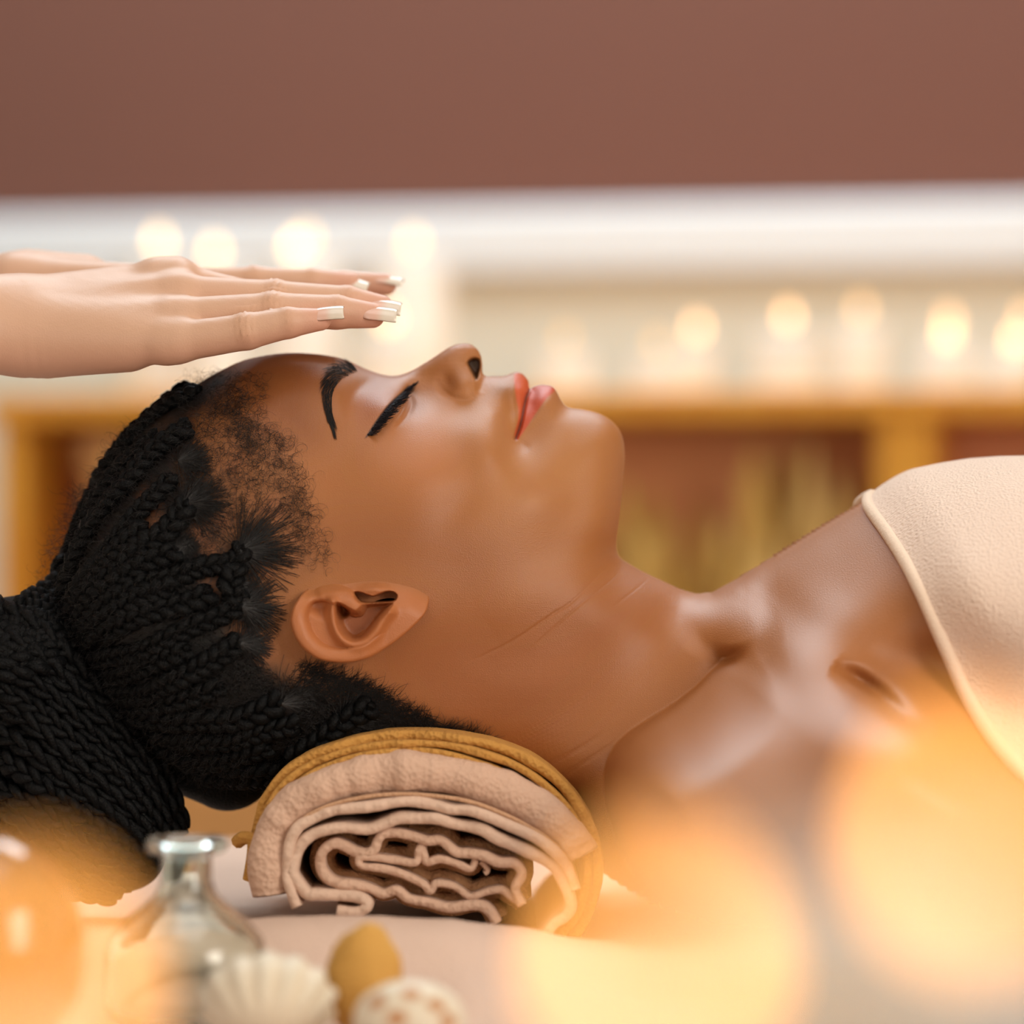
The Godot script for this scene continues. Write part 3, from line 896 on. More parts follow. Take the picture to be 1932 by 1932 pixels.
func skin_normal(p: Vector2) -> Vector3:
	var e := 0.12
	var w := width_at(p)
	var a := width_at(p + Vector2(e, 0))
	var b := width_at(p - Vector2(e, 0))
	var c := width_at(p + Vector2(0, e))
	var d := width_at(p - Vector2(0, e))
	if w <= 0.0: return Vector3(0, 1, 0)
	return Vector3(-(a * a - b * b) / (2 * e), -(c * c - d * d) / (2 * e), 2.0 * w).normalized()

# ---------------------------------------------------------------- ears
var ear_front := PackedVector2Array()
var ear_helix := PackedVector2Array()
var ear_anti := PackedVector2Array()
var ear_bowl := PackedVector2Array()
var ear_hole := PackedVector2Array()
var ear_cymba := PackedVector2Array()
var ear_fossa := PackedVector2Array()

func ear_height(p: Vector2) -> float:
	var df := line_distance(p, ear_front)
	var h := -0.10 + 0.60 * smoothstep(0.05, 1.5, df) + 0.19 * maxf(df - 0.3, 0.0)
	var d := line_distance(p, ear_helix)
	var fade := 1.0 - smoothstep(-6.6, -5.4, p.x)
	if d < 0.44: h += 0.46 * sqrt(1.0 - (d / 0.44) * (d / 0.44)) * smoothstep(0.15, 0.7, df) * fade
	d = line_distance(p, ear_anti)
	h += 0.40 * exp(-d * d / 0.06) * smoothstep(-9.6, -7.6, p.x + 1.2)
	d = ring_distance(p, ear_bowl)
	h -= 1.05 * smoothstep(-0.05, 0.24, d)
	d = ring_distance(p, ear_cymba)
	h -= 0.45 * smoothstep(-0.10, 0.22, d)
	d = ring_distance(p, ear_fossa)
	h -= 0.28 * smoothstep(-0.12, 0.35, d)
	var q := p - Vector2(-6.062, -3.381)
	h += 0.34 * exp(-(q.x * q.x / 0.42 + q.y * q.y / 0.05))
	q = p - Vector2(-5.362, -4.383)
	h += 0.12 * exp(-q.length_squared() / 0.08)
	d = ring_distance(p, ear_hole)
	h -= 2.6 * smoothstep(-0.05, 0.12, d)
	return h

func ears(mb: MB) -> void:
	ear_front = spline2(PackedVector2Array([Vector2(-8.824, -3.151), Vector2(-8.497, -2.988), Vector2(-7.61, -2.824), Vector2(-6.443, -2.731), Vector2(-5.275, -2.778), Vector2(-4.225, -2.988), Vector2(-3.595, -3.315)]), 4)
	ear_helix = spline2(PackedVector2Array([Vector2(-6.865, -4.212), Vector2(-7.168, -3.886), Vector2(-7.773, -3.607), Vector2(-8.424, -3.514), Vector2(-8.936, -3.63), Vector2(-9.285, -4.049), Vector2(-9.378, -4.584), Vector2(-9.262, -5.096), Vector2(-9.052, -5.562), Vector2(-8.703, -5.957), Vector2(-8.238, -6.26), Vector2(-7.586, -6.4), Vector2(-6.935, -6.376), Vector2(-6.237, -6.167), Vector2(-5.585, -5.771)]), 4)
	ear_anti = spline2(PackedVector2Array([Vector2(-7.866, -3.956), Vector2(-7.842, -4.515), Vector2(-7.749, -5.027), Vector2(-7.517, -5.469), Vector2(-7.214, -5.725), Vector2(-6.842, -5.818), Vector2(-6.423, -5.701), Vector2(-6.004, -5.329), Vector2(-5.725, -4.887), Vector2(-5.399, -4.375)]), 4)
	ear_bowl = spline2(PackedVector2Array([Vector2(-7.712, -4.008), Vector2(-7.456, -4.054), Vector2(-7.13, -4.194), Vector2(-6.827, -4.31), Vector2(-6.431, -4.008), Vector2(-5.312, -3.961), Vector2(-5.382, -4.287), Vector2(-5.825, -4.753), Vector2(-6.128, -5.173), Vector2(-6.524, -5.545), Vector2(-6.943, -5.662), Vector2(-7.246, -5.545), Vector2(-7.549, -5.219), Vector2(-7.712, -4.707)]), 4, true)
	ear_hole = spline2(PackedVector2Array([Vector2(-6.92, -3.565), Vector2(-6.664, -3.553), Vector2(-6.431, -3.635), Vector2(-6.105, -3.728), Vector2(-5.778, -3.611), Vector2(-5.475, -3.518), Vector2(-5.196, -3.565), Vector2(-5.079, -3.728), Vector2(-5.219, -3.914), Vector2(-5.615, -3.961), Vector2(-6.081, -3.984), Vector2(-6.547, -3.984), Vector2(-6.78, -3.868)]), 4, true)
	ear_cymba = spline2(PackedVector2Array([Vector2(-7.736, -4.008), Vector2(-7.409, -4.077), Vector2(-7.2, -4.287), Vector2(-7.246, -4.543), Vector2(-7.526, -4.683), Vector2(-7.689, -4.52)]), 4, true)
	ear_fossa = spline2(PackedVector2Array([Vector2(-8.807, -3.984), Vector2(-8.435, -3.914), Vector2(-8.062, -3.961), Vector2(-8.015, -4.404), Vector2(-8.248, -4.753), Vector2(-8.668, -4.59), Vector2(-8.947, -4.287)]), 4, true)
	var rim := PackedVector2Array([Vector2(-8.768, -3.221), Vector2(-9.186, -3.558), Vector2(-9.535, -4.093), Vector2(-9.698, -4.605), Vector2(-9.675, -5.047), Vector2(-9.489, -5.489), Vector2(-9.186, -5.907), Vector2(-8.838, -6.21), Vector2(-8.419, -6.442), Vector2(-7.814, -6.57), Vector2(-7.117, -6.582), Vector2(-6.512, -6.465), Vector2(-5.977, -6.256), Vector2(-5.419, -5.907), Vector2(-4.861, -5.489), Vector2(-4.419, -5.116), Vector2(-4.047, -4.744), Vector2(-3.791, -4.396), Vector2(-3.675, -4), Vector2(-3.628, -3.605), Vector2(-3.675, -3.302), Vector2(-4.186, -2.954), Vector2(-5.256, -2.768), Vector2(-6.419, -2.721), Vector2(-7.582, -2.814), Vector2(-8.396, -2.977)])
	rim = spline2(rim, 9, true)
	var nu := rim.size()
	var mid := Vector2(-6.613, -4.634)
	var nv := 64
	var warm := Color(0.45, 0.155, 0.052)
	for side in [1.0, -1.0]:
		var base := mb.v.size()
		for u in nu:
			var out := rim[u] - mid
			var inward := -out.normalized()
			var hr := 0.0
			for v in nv + 5:
				var p: Vector2
				var z: float
				if v < nv:
					p = mid + out * pow(float(v) / (nv - 1), 0.85)
					var h := ear_height(p)
					hr = h
					var edge := (1.0 - pow(float(v) / (nv - 1), 0.85)) * out.length()
					if edge < 0.16 and line_distance(p, ear_front) > 0.3: h -= (0.16 - sqrt(maxf(0.0256 - (0.16 - edge) * (0.16 - edge), 0.0))) * 0.8
					z = width_at(p) + h
					var dark := smoothstep(-0.02, 0.14, ring_distance(p, ear_hole))  # canal painted near black and bowl darker, in place of their shade
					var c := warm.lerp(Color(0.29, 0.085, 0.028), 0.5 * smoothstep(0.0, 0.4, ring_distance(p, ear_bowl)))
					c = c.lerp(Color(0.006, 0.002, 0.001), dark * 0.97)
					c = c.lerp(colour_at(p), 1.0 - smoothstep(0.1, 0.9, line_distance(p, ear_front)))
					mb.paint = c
				else:
					var t := v - nv
					p = rim[u] + inward * [0.0, 0.05, 0.25, 0.7, 1.5][t]
					z = width_at(rim[u]) + maxf(hr, 0.0) - 0.13 - [0.1, 0.2, 0.32, 0.55, 1.4][t] * (1.0 if hr > 0.2 else 0.4)
					if t == 4: z = width_at(p) - 0.5
				mb.vert(Vector3(p.x, p.y, z * side))
		var rows := nv + 5
		var from := mb.i.size()
		for u in nu:
			var a := base + u * rows
			var b := base + ((u + 1) % nu) * rows
			for v in rows - 1:
				if side > 0.0:
					mb.quad(a + v, b + v, b + v + 1, a + v + 1)
				else:
					mb.quad(a + v, a + v + 1, b + v + 1, b + v)
		# turned so that the face towards the side looks outward
		var f := (mb.v[mb.i[from + 62]] - mb.v[mb.i[from + 60]]).cross(mb.v[mb.i[from + 61]] - mb.v[mb.i[from + 60]])
		if f.z * side < 0.0:
			var k := from
			while k < mb.i.size():
				var t := mb.i[k + 1]
				mb.i[k + 1] = mb.i[k + 2]; mb.i[k + 2] = t
				k += 3
		mb.smooth(from, false)

# hollows the head under the ears, so that their bowls and canals stay open
func ear_hollow() -> void:
	var l := spline2(PackedVector2Array([Vector2(-8.522, -3.539), Vector2(-9.174, -3.935), Vector2(-9.407, -4.634), Vector2(-9.105, -5.565), Vector2(-8.29, -6.194), Vector2(-7.125, -6.334), Vector2(-5.845, -5.868), Vector2(-4.913, -4.983), Vector2(-4.75, -3.819), Vector2(-5.263, -3.307), Vector2(-6.427, -3.26), Vector2(-7.591, -3.4)]), 5, true)
	over(Vector2(-10.5, -7.2), Vector2(-3.6, -2.4), func(p: Vector2, k: int):
		var d := ring_distance(p, l)
		if d > 0.0 and GW[k] > 9.0:
			var w := sqrt(GW[k]) - 3.6 * smoothstep(0.0, 0.25, d)
			GW[k] = w * w)

func colour_at(p: Vector2) -> Color:
	return GC[near_index(gy, p.y) * gx.size() + near_index(gx, p.x)]

# ---------------------------------------------------------------- hair
func frames(p: PackedVector3Array, first: Vector3) -> PackedVector3Array:   # an up vector at each point
	var out := PackedVector3Array()
	var up := first
	for s in p.size():
		var d := (p[mini(s + 1, p.size() - 1)] - p[maxi(s - 1, 0)]).normalized()
		up = (up - d * up.dot(d)).normalized()
		out.append(up)
	return out

# three strands crossing over one another along a line
func braid(mb: MB, line: PackedVector3Array, ups: PackedVector3Array, r: float, pitch: float, flip := 1.0, shrink := 0.25) -> void:
	var length := 0.0
	for s in range(1, line.size()): length += line[s].distance_to(line[s - 1])
	var k := line.size()
	for strand in 3:
		var q := PackedVector3Array()
		var rad := PackedFloat32Array()
		var run := 0.0
		for s in k:
			if s > 0: run += line[s].distance_to(line[s - 1])
			var d := (line[mini(s + 1, k - 1)] - line[maxi(s - 1, 0)]).normalized()
			var side := d.cross(ups[s]) * flip
			var a := TAU * (run / pitch + strand / 3.0)
			var w := r * (1.0 - shrink * run / maxf(length, 0.01))
			q.append(line[s] + side * cos(a) * w * 0.62 + ups[s] * sin(2.0 * a) * w * 0.36)
			rad.append(w * (0.50 + 0.10 * cos(2.0 * a + 0.6)) * (1.0 + 0.16 * sin(run * 2.3 + strand * 1.9 + r * 90.0)))
		tube(mb, q, 1.0, 1.0, 7, rad)

func strand(mb: MB, q: PackedVector3Array, r: float) -> void:   # one hair, three-sided, thinning to its tip
	tube(mb, q, r, r * 0.35, 3, PackedFloat32Array(), false)

func hairs(client: Node3D, body: Node3D) -> void:
	var rng := RandomNumberGenerator.new()
	rng.seed = 7
	var black := mat(lin(0.0024, 0.0027, 0.0032), 0.6, 0.27)
	relief(black, noise_tex("strand", FastNoiseLite.TYPE_SIMPLEX_SMOOTH, 0.09, 2, 256), 0.05, 26.0)
	var fine := mat(lin(0.011, 0.009, 0.009), 0.45, 0.45)
	# braids over the head, from their knots back to the crown
	var routes := [
		PackedVector2Array([Vector2(-14.147, 5.335), Vector2(-15.147, 4.906), Vector2(-16.29, 4.239), Vector2(-17.41, 3.096), Vector2(-18.481, 1.81), Vector2(-19.434, 0.5), Vector2(-20.101, -0.929), Vector2(-20.625, -2.286)]),
		PackedVector2Array([Vector2(-14.346, 3.646), Vector2(-15.648, 2.746), Vector2(-16.855, 1.444), Vector2(-17.944, 0.26), Vector2(-18.796, -0.947), Vector2(-19.554, -2.344), Vector2(-20.075, -3.598)]), PackedVector2Array([Vector2(-14.965, 1.435), Vector2(-16.541, -0.259), Vector2(-17.529, -1.459), Vector2(-18.541, -2.635), Vector2(-19.435, -3.741), Vector2(-20.094, -4.8)]),
		PackedVector2Array([Vector2(-14.3, 0.328), Vector2(-15.098, -0.844), Vector2(-16.27, -1.758), Vector2(-17.207, -2.626), Vector2(-18.286, -3.376), Vector2(-19.224, -4.314), Vector2(-20.021, -5.486)]), PackedVector2Array([Vector2(-14.658, -1.733), Vector2(-15.828, -2.201), Vector2(-16.999, -2.95), Vector2(-18.029, -3.84), Vector2(-19.106, -4.894)]),
		PackedVector2Array([Vector2(-11.88, -1.543), Vector2(-12.278, -2.245), Vector2(-13.657, -2.479), Vector2(-14.85, -2.876), Vector2(-16.136, -3.18), Vector2(-17.235, -3.765), Vector2(-18.335, -4.537), Vector2(-19.364, -5.613)]), PackedVector2Array([Vector2(-12.161, -2.432), Vector2(-12.371, -3.321), Vector2(-12.02, -3.976)]),
		PackedVector2Array([Vector2(-11.88, -4.116), Vector2(-12.862, -4.63), Vector2(-14.055, -5.075), Vector2(-15.248, -5.613), Vector2(-16.323, -6.08), Vector2(-17.493, -6.314), Vector2(-18.662, -6.595), Vector2(-19.691, -6.922)]), PackedVector2Array([Vector2(-13.236, -3.555), Vector2(-14.406, -4.069), Vector2(-15.575, -4.35), Vector2(-16.744, -4.771), Vector2(-17.914, -5.379)]),
		PackedVector2Array([Vector2(-12.02, -5.753), Vector2(-12.769, -6.314), Vector2(-13.657, -6.759), Vector2(-14.85, -7.413), Vector2(-16.043, -7.951), Vector2(-17.165, -8.092), Vector2(-18.381, -8.045)]), PackedVector2Array([Vector2(-14.172, -5.987), Vector2(-15.341, -6.455), Vector2(-16.464, -6.922), Vector2(-17.68, -7.25), Vector2(-18.849, -7.437)]),
		PackedVector2Array([Vector2(-10.221, -8.205), Vector2(-11.159, -8.674), Vector2(-12.214, -9.049), Vector2(-13.691, -9.049), Vector2(-15.098, -9.143), Vector2(-16.363, -9.002), Vector2(-17.629, -8.862)]), PackedVector2Array([Vector2(-10.753, -10.235), Vector2(-11.812, -10.588), Vector2(-12.753, -10.847), Vector2(-14.118, -11.059), Vector2(-15.435, -10.682), Vector2(-16.565, -10.259)]),
		PackedVector2Array([Vector2(-9.53, -9.248), Vector2(-10.938, -9.53), Vector2(-12.346, -9.999), Vector2(-13.661, -9.999), Vector2(-14.928, -10.046), Vector2(-16.008, -9.764)]), PackedVector2Array([Vector2(-6.282, -10.013), Vector2(-7.935, -10.721), Vector2(-9.588, -11.147), Vector2(-11.241, -11.335), Vector2(-12.894, -11.43)]),
		PackedVector2Array([Vector2(-15.766, 3.22), Vector2(-16.666, 2.557), Vector2(-17.518, 1.752), Vector2(-18.37, 0.734), Vector2(-19.08, -0.213)]), PackedVector2Array([Vector2(-16.024, -0.8), Vector2(-17.082, -1.647), Vector2(-17.929, -2.353), Vector2(-18.824, -3.2), Vector2(-19.576, -4.235)]),
		PackedVector2Array([Vector2(-14.892, -3.325), Vector2(-15.969, -3.7), Vector2(-17.093, -4.308), Vector2(-18.17, -5.011), Vector2(-19.106, -5.854)]), PackedVector2Array([Vector2(-12.777, -7.582), Vector2(-13.947, -8.003), Vector2(-15.163, -8.331), Vector2(-16.474, -8.518), Vector2(-17.691, -8.518)]),
		PackedVector2Array([Vector2(-14.968, 5.496), Vector2(-16.053, 4.676), Vector2(-17.113, 3.615), Vector2(-18.077, 2.507), Vector2(-18.945, 1.302), Vector2(-19.668, 0), Vector2(-20.295, -1.543), Vector2(-20.584, -3.037)]), PackedVector2Array([Vector2(-17.207, 3.701), Vector2(-18.264, 2.355), Vector2(-19.225, 0.865), Vector2(-19.946, -0.577), Vector2(-20.475, -2.019), Vector2(-20.715, -3.461), Vector2(-20.907, -4.662)]),
		PackedVector2Array([Vector2(-7.671, -11.153), Vector2(-9.318, -11.671), Vector2(-10.965, -11.859), Vector2(-12.612, -11.859), Vector2(-14.259, -11.671)]), PackedVector2Array([Vector2(-6.251, -8.554), Vector2(-7.426, -9.071), Vector2(-8.601, -9.964), Vector2(-9.823, -10.669)])]
	for n in routes.size():
		for side in [1.0, -1.0]:
			var mb := MB.new()
			var flat := even2(spline2(routes[n], 8), 70)
			var p := PackedVector3Array()
			var ups := PackedVector3Array()
			for q in flat:
				var nm := skin_normal(q)
				var at := on_skin(q, 0.28)
				at.z *= side; nm.z *= side
				p.append(at); ups.append(nm)
			braid(mb, p, ups, 0.50 + 0.05 * sin(n * 2.4), 1.75 + 0.2 * cos(n * 1.7), 1.0 if n % 2 else -1.0, 0.1)
			part("braid", mb, black, client)
	# the gathered crown and the long braids of the ponytail, lying down and round below the head
	var crown := MB.new()
	surface_nets(crown, hair_mass, Vector3(-30, -19, -6), Vector3(-10, 0, 8), 0.34)
	part("hair_mass", crown, black, client)
	for n in 12:
		var mb := MB.new()
		var t := n / 11.0
		var ctl := PackedVector3Array([Vector3(-20.707, -3.128, 1), Vector3(-21.615, -4.083, 2.6), Vector3(-22.639, -4.93, 3.2), Vector3(-24.822, -5.511, 3)])
		var low := PackedVector3Array([Vector3(-19.387, -5.322, 4.4), Vector3(-20.521, -6.368, 5.6), Vector3(-21.788, -6.965, 6), Vector3(-24.466, -7.651, 5.4)])
		for j in 4: ctl[j] = ctl[j].lerp(low[j], t) + Vector3(0, 0.25 * sin(n * 2.1 + j), 0)
		var line := even3(spline3(ctl, 10), 70)
		for w in line.size(): line[w].z = maxf(line[w].z, mass_front(line[w].x, line[w].y) + 0.28)
		line = even3(line, 70)
		braid(mb, line, frames(line, Vector3(0, 0.4, 1)), 0.5, 2.2, 1.0 if n % 2 else -1.0, 0.1)
		part("braid", mb, black, client)
	var tails := 32
	for n in tails:
		var mb := MB.new()
		var t := float(n) / (tails - 1)
		var layer := n % 3
		var depth := 4.6 + 1.5 * sin(t * 3.0) - layer * 0.45
		var wob := rng.randf_range(-8, 8)
		var start := Vector2(lerpf(-70, -60, t), lerpf(1120, 1600, t) + wob)
		var s1 := Vector2(lerpf(70, 10, t), lerpf(1190, 1640, t) + wob)
		var s2 := Vector2(lerpf(170, 60, t), lerpf(1290, 1660, t))
		var s3 := Vector2(lerpf(280, 110, t), lerpf(1400, 1676, t) + rng.randf_range(-6, 6))
		var s4 := Vector2(lerpf(345, 215, pow(t, 1.5)), lerpf(1560, 1690, t))
		var ctl := PackedVector3Array()
		var zs := [depth - 1.6, depth + 0.4, depth + 0.3, depth - 0.6, depth - 2.6]
		var j := 0
		for s in [start, s1, s2, s3, s4]:
			var k: float = (1.0 - zs[j] / 170.0) / 41.0
			ctl.append(Vector3((s.x - 966.0) * k, -(s.y - 966.0) * k, zs[j]))
			j += 1
		var line := even3(spline3(ctl, 10), 110)
		for w in line.size(): line[w].z = maxf(line[w].z, mass_front(line[w].x, line[w].y) + 0.3 - 0.3 * layer)
		line = even3(line, 110)
		braid(mb, line, frames(line, Vector3(0, 0, 1)), rng.randf_range(0.40, 0.52), 2.7 + rng.randf_range(-0.5, 0.7), 1.0 if n % 2 else -1.0, 0.12)
		part("braid", mb, black, client)
	# tufts drawn into the knots
	var knots := [[Vector2(-14.385, 0.234), 0.2, 2.0], [Vector2(-12.02, -1.731), 0.15, 2.8], [Vector2(-12.34, -3.319), -0.5, 1.3], [Vector2(-11.92, -4.16), -0.25, 2.0], [Vector2(-12.02, -5.753), -0.5, 1.6], [Vector2(-10.221, -8.299), -0.35, 2.0], [Vector2(-7.661, -9.165), -0.4, 2.4], [Vector2(-14.784, -1.734), 0.4, 1.1], [Vector2(-14.612, 2.024), 0.6, 1.4]]
	for kn in knots:
		var mb := MB.new()
		for n in 340:
			var a: float = kn[1] + rng.randfn(0.0, 0.75)
			var len_: float = kn[2] * rng.randf_range(0.45, 1.05)
			var dir := Vector2(cos(a), sin(a))
			var sway := rng.randf_range(-0.18, 0.18)
			var q := PackedVector3Array()
			for s in 6:
				var t := s / 5.0
				var at: Vector2 = kn[0] + dir * len_ * (1.0 - t) + dir.orthogonal() * sway * sin(PI * t)
				q.append(on_skin(at, 0.02 + 0.46 * pow(t, 1.3) + rng.randf() * 0.03))
			tube(mb, q, 0.009, 0.016, 3, PackedFloat32Array(), false)
		tag(part("hair_tuft", mb, fine, client), "", "", "", "stuff")
	# short curls along the hairline
	var mb2 := MB.new()
	var edge := spline2(PackedVector2Array([Vector2(-12.729, 5.2), Vector2(-11.671, 4.141), Vector2(-10.494, 3.2), Vector2(-9.741, 2.024), Vector2(-9.412, 0.847), Vector2(-8.965, -0.447), Vector2(-8.329, -1.859)]), 12)
	for n in 620:
		var e := edge[rng.randi() % edge.size()] + Vector2(-absf(rng.randfn(0.0, 1.25)) + 0.35, rng.randfn(0.0, 0.35))
		_curl(mb2, rng, e, rng.randf_range(0.12, 0.42), rng.randf_range(0.8, 1.9), 0.0085)
	for n in 1000:   # back over the crown's edge
		var e := Vector2(rng.randf_range(-15.0, -11.0), rng.randf_range(-2.0, 6.3))
		_curl(mb2, rng, e, rng.randf_range(0.1, 0.3), rng.randf_range(0.8, 1.8), 0.008)
	tag(part("baby_hair", mb2, fine, client), "", "", "", "stuff")
	# nape: soft dense hair fading down the neck
	var mb3 := MB.new()
	var nape := spline2(PackedVector2Array([Vector2(-9.2, -6.965), Vector2(-7.671, -7.506), Vector2(-6.259, -8.094), Vector2(-4.612, -9.035), Vector2(-2.729, -9.929), Vector2(-1.435, -10.329)]), 12)
	for n in 4600:
		var e := nape[rng.randi() % nape.size()] + Vector2(rng.randfn(0.0, 0.3), -absf(rng.randfn(0.0, 1.6)) + 0.3)
		if width_at(e) < 1.0: continue
		var a := rng.randfn(0.25, 0.7)
		var len_ := rng.randf_range(0.3, 0.9)
		var q := PackedVector3Array()
		var bend := rng.randf_range(-0.7, 0.7)
		for s in 5:
			var t := s / 4.0
			q.append(on_skin(e + Vector2(cos(a + bend * t), sin(a + bend * t)) * len_ * t, 0.01 + 0.16 * t))
		strand(mb3, q, 0.013)
	tag(part("nape_hair", mb3, fine, client), "", "", "", "stuff")
	# loose wisps standing off the outline and off the braids
	var mb4 := MB.new()
	var sky := spline2(PackedVector2Array([Vector2(-13.805, 6.488), Vector2(-15.146, 5.561), Vector2(-16.488, 4.659), Vector2(-17.512, 3.902), Vector2(-18.195, 3.122), Vector2(-18.927, 2.195), Vector2(-19.756, 1.195), Vector2(-20.171, 0.829), Vector2(-20.585, -0.122), Vector2(-20.976, -0.927), Vector2(-21.317, -1.829), Vector2(-21.61, -2.878), Vector2(-21.707, -3.732), Vector2(-22.488, -4.268), Vector2(-23.073, -4.951)]), 10)
	for n in 520:
		var e := sky[rng.randi() % sky.size()]
		_curl(mb4, rng, Vector2(e.x + rng.randf_range(0.0, 0.5), e.y - rng.randf_range(0.0, 0.4)), rng.randf_range(0.06, 0.22), rng.randf_range(0.6, 1.6), 0.008, true)
	for n in 6500:
		var e := Vector2(rng.randf_range(-21.0, -11.5), rng.randf_range(-12.0, 5.0))
		if width_at(e) < 2.0: continue
		var nm := skin_normal(e)
		var at := on_skin(e, rng.randf_range(0.3, 0.75))
		var d := Vector3(rng.randfn(), rng.randfn(), rng.randfn()).normalized() * 0.6 + Vector3(-0.3, -0.2, 0)
		var q := PackedVector3Array()
		for s in 4:
			q.append(at + d * (s / 3.0) * 0.7 + nm * sin(s / 3.0 * PI) * 0.12)
		strand(mb4, q, 0.009)
	tag(part("flyaway_hair", mb4, fine, client), "", "", "", "stuff")
	var mb5 := MB.new()   # dense short hair between the braids low on the head
	for n in 9500:
		var e := Vector2(rng.randf_range(-15.0, -3.0), rng.randf_range(-12.2, -6.2))
		if n > 5200: e = Vector2(rng.randf_range(-19.0, -10.5), rng.randf_range(-9.0, 3.0))
		if width_at(e) < 1.2 or GC[near_index(gy, e.y) * gx.size() + near_index(gx, e.x)].r > 0.09: continue
		var a := rng.randfn(2.9, 0.6)
		var q := PackedVector3Array()
		var bend := rng.randf_range(-0.9, 0.9)
		var len_ := rng.randf_range(0.35, 0.9)
		for s in 5:
			var t := s / 4.0
			q.append(on_skin(e + Vector2(cos(a + bend * t), sin(a + bend * t)) * len_ * t, 0.01 + 0.30 * sin(t * 2.2)))
		strand(mb5, q, 0.014)
	tag(part("short_hair", mb5, fine, client), "", "", "", "stuff")
	# brows and lashes
	var brow_top := even2(spline2(PackedVector2Array([Vector2(-7.14, 6.541), Vector2(-7.547, 6.733), Vector2(-8.051, 6.589), Vector2(-8.338, 6.134), Vector2(-8.506, 5.583), Vector2(-8.458, 4.984), Vector2(-8.338, 4.433), Vector2(-8.146, 3.953), Vector2(-8.003, 3.57)]), 6), 40)
	var brow_low := even2(spline2(PackedVector2Array([Vector2(-7.044, 6.373), Vector2(-7.308, 6.206), Vector2(-7.643, 5.966), Vector2(-7.907, 5.678), Vector2(-8.074, 5.127), Vector2(-8.074, 4.648), Vector2(-7.967, 4.049), Vector2(-7.955, 3.786), Vector2(-7.979, 3.57)]), 6), 40)
	for side in [1.0, -1.0]:
		var mb := MB.new()
		for n in 640:
			var u := rng.randf()
			var k := mini(int(u * 39.0), 38)
			var v := rng.randf()
			var e := brow_top[k].lerp(brow_low[k], v)
			var along := (brow_top[k + 1] - brow_top[k]).normalized()
			var across := (brow_top[k] - brow_low[k]).normalized()
			var dir := (along + across * lerpf(1.1, 0.15, minf(u * 2.2, 1.0)) * (1.0 - v * 0.9)).normalized()
			var len_ := rng.randf_range(0.28, 0.55) * lerpf(1.0, 0.75, u)
			var q := PackedVector3Array()
			for s in 4:
				var t := s / 3.0
				var at := on_skin(e + dir * len_ * t + along * t * t * 0.12, 0.012 + 0.045 * sin(PI * t * 0.8))
				at.z *= side
				q.append(at)
			strand(mb, q, 0.0105)
		part("eyebrow", mb, fine, client)
		var lash := MB.new()
		var lid := even2(spline2(PackedVector2Array([Vector2(-6.406, 3.442), Vector2(-6.071, 3.944), Vector2(-5.689, 4.47), Vector2(-5.354, 4.9), Vector2(-5.02, 5.306), Vector2(-4.685, 5.689)]), 6), 60)
		for n in 250:
			var k := rng.randi() % 60
			var u := k / 59.0
			var e := lid[k] + Vector2(rng.randfn(0, 0.025), rng.randfn(0, 0.025))
			var len_ := 0.50 + 0.36 * sin(PI * clampf(u * 0.85 + 0.1, 0.0, 1.0)) + rng.randf_range(-0.16, 0.14)
			var root := on_skin(e, 0.0)
			var d2 := Vector2(0.62, -0.36).rotated(rng.randfn(0.0, 0.28)) * len_
			if u > 0.75: d2 = d2.rotated((u - 0.75) * 3.4)
			var q := PackedVector3Array()
			for s in 6:
				var t := s / 5.0
				var at := root + Vector3(d2.x, d2.y, 0) * (t * 0.55 + 0.10 * t * t) + Vector3(0.12, 0.1, 0.95) * len_ * (t * 0.75 - 0.15 * t * t)
				at += Vector3(0.25, 0.35, 0) * len_ * t * t * 0.75
				at.z *= side
				q.append(at)
			tube(lash, q, 0.026, 0.007, 4, PackedFloat32Array(), false)
		part("eyelash", lash, mat(lin(0.006, 0.007, 0.012), 0.5, 0.4), client)

func _curl(mb: MB, rng: RandomNumberGenerator, e: Vector2, r: float, turns: float, thick: float, off := false) -> void:
	var a0 := rng.randf() * TAU
	var drift := Vector2(rng.randfn(0.0, 0.25), rng.randfn(0.0, 0.25))
	var spin := 1.0 if rng.randf() < 0.5 else -1.0
	var q := PackedVector3Array()
	var m := int(5 + turns * 6)
	var at := Vector3.ZERO
	var nm := Vector3(0, 0, 1)
	if off or width_at(e) < 0.2:
		at = Vector3(e.x, e.y, rng.randf_range(-1.5, 2.5))
	for s in m + 1:
		var t := float(s) / m
		var a := a0 + spin * t * turns * TAU * 0.8
		var rr := r * (0.4 + 0.6 * t)
		var o := Vector2(cos(a), sin(a)) * rr + drift * t
		if off:
			q.append(at + Vector3(o.x - t * 0.25, o.y + t * 0.2, 0.1 * sin(a * 1.3)))
		else:
			q.append(on_skin(e + o, 0.02 + 0.10 * absf(sin(a * 0.5 + a0)) + 0.05 * t))
	strand(mb, q, thick)

func smin(a: float, b: float, k: float) -> float:
	var h := maxf(k - absf(a - b), 0.0) / k
	return minf(a, b) - h * h * k * 0.25

func _capsule(p: Vector3, a: Vector3, b: Vector3, ra: float, rb: float) -> float:
	var d := b - a
	var t := clampf((p - a).dot(d) / maxf(d.length_squared(), 1e-6), 0.0, 1.0)
	return p.distance_to(a + d * t) - lerpf(ra, rb, t)

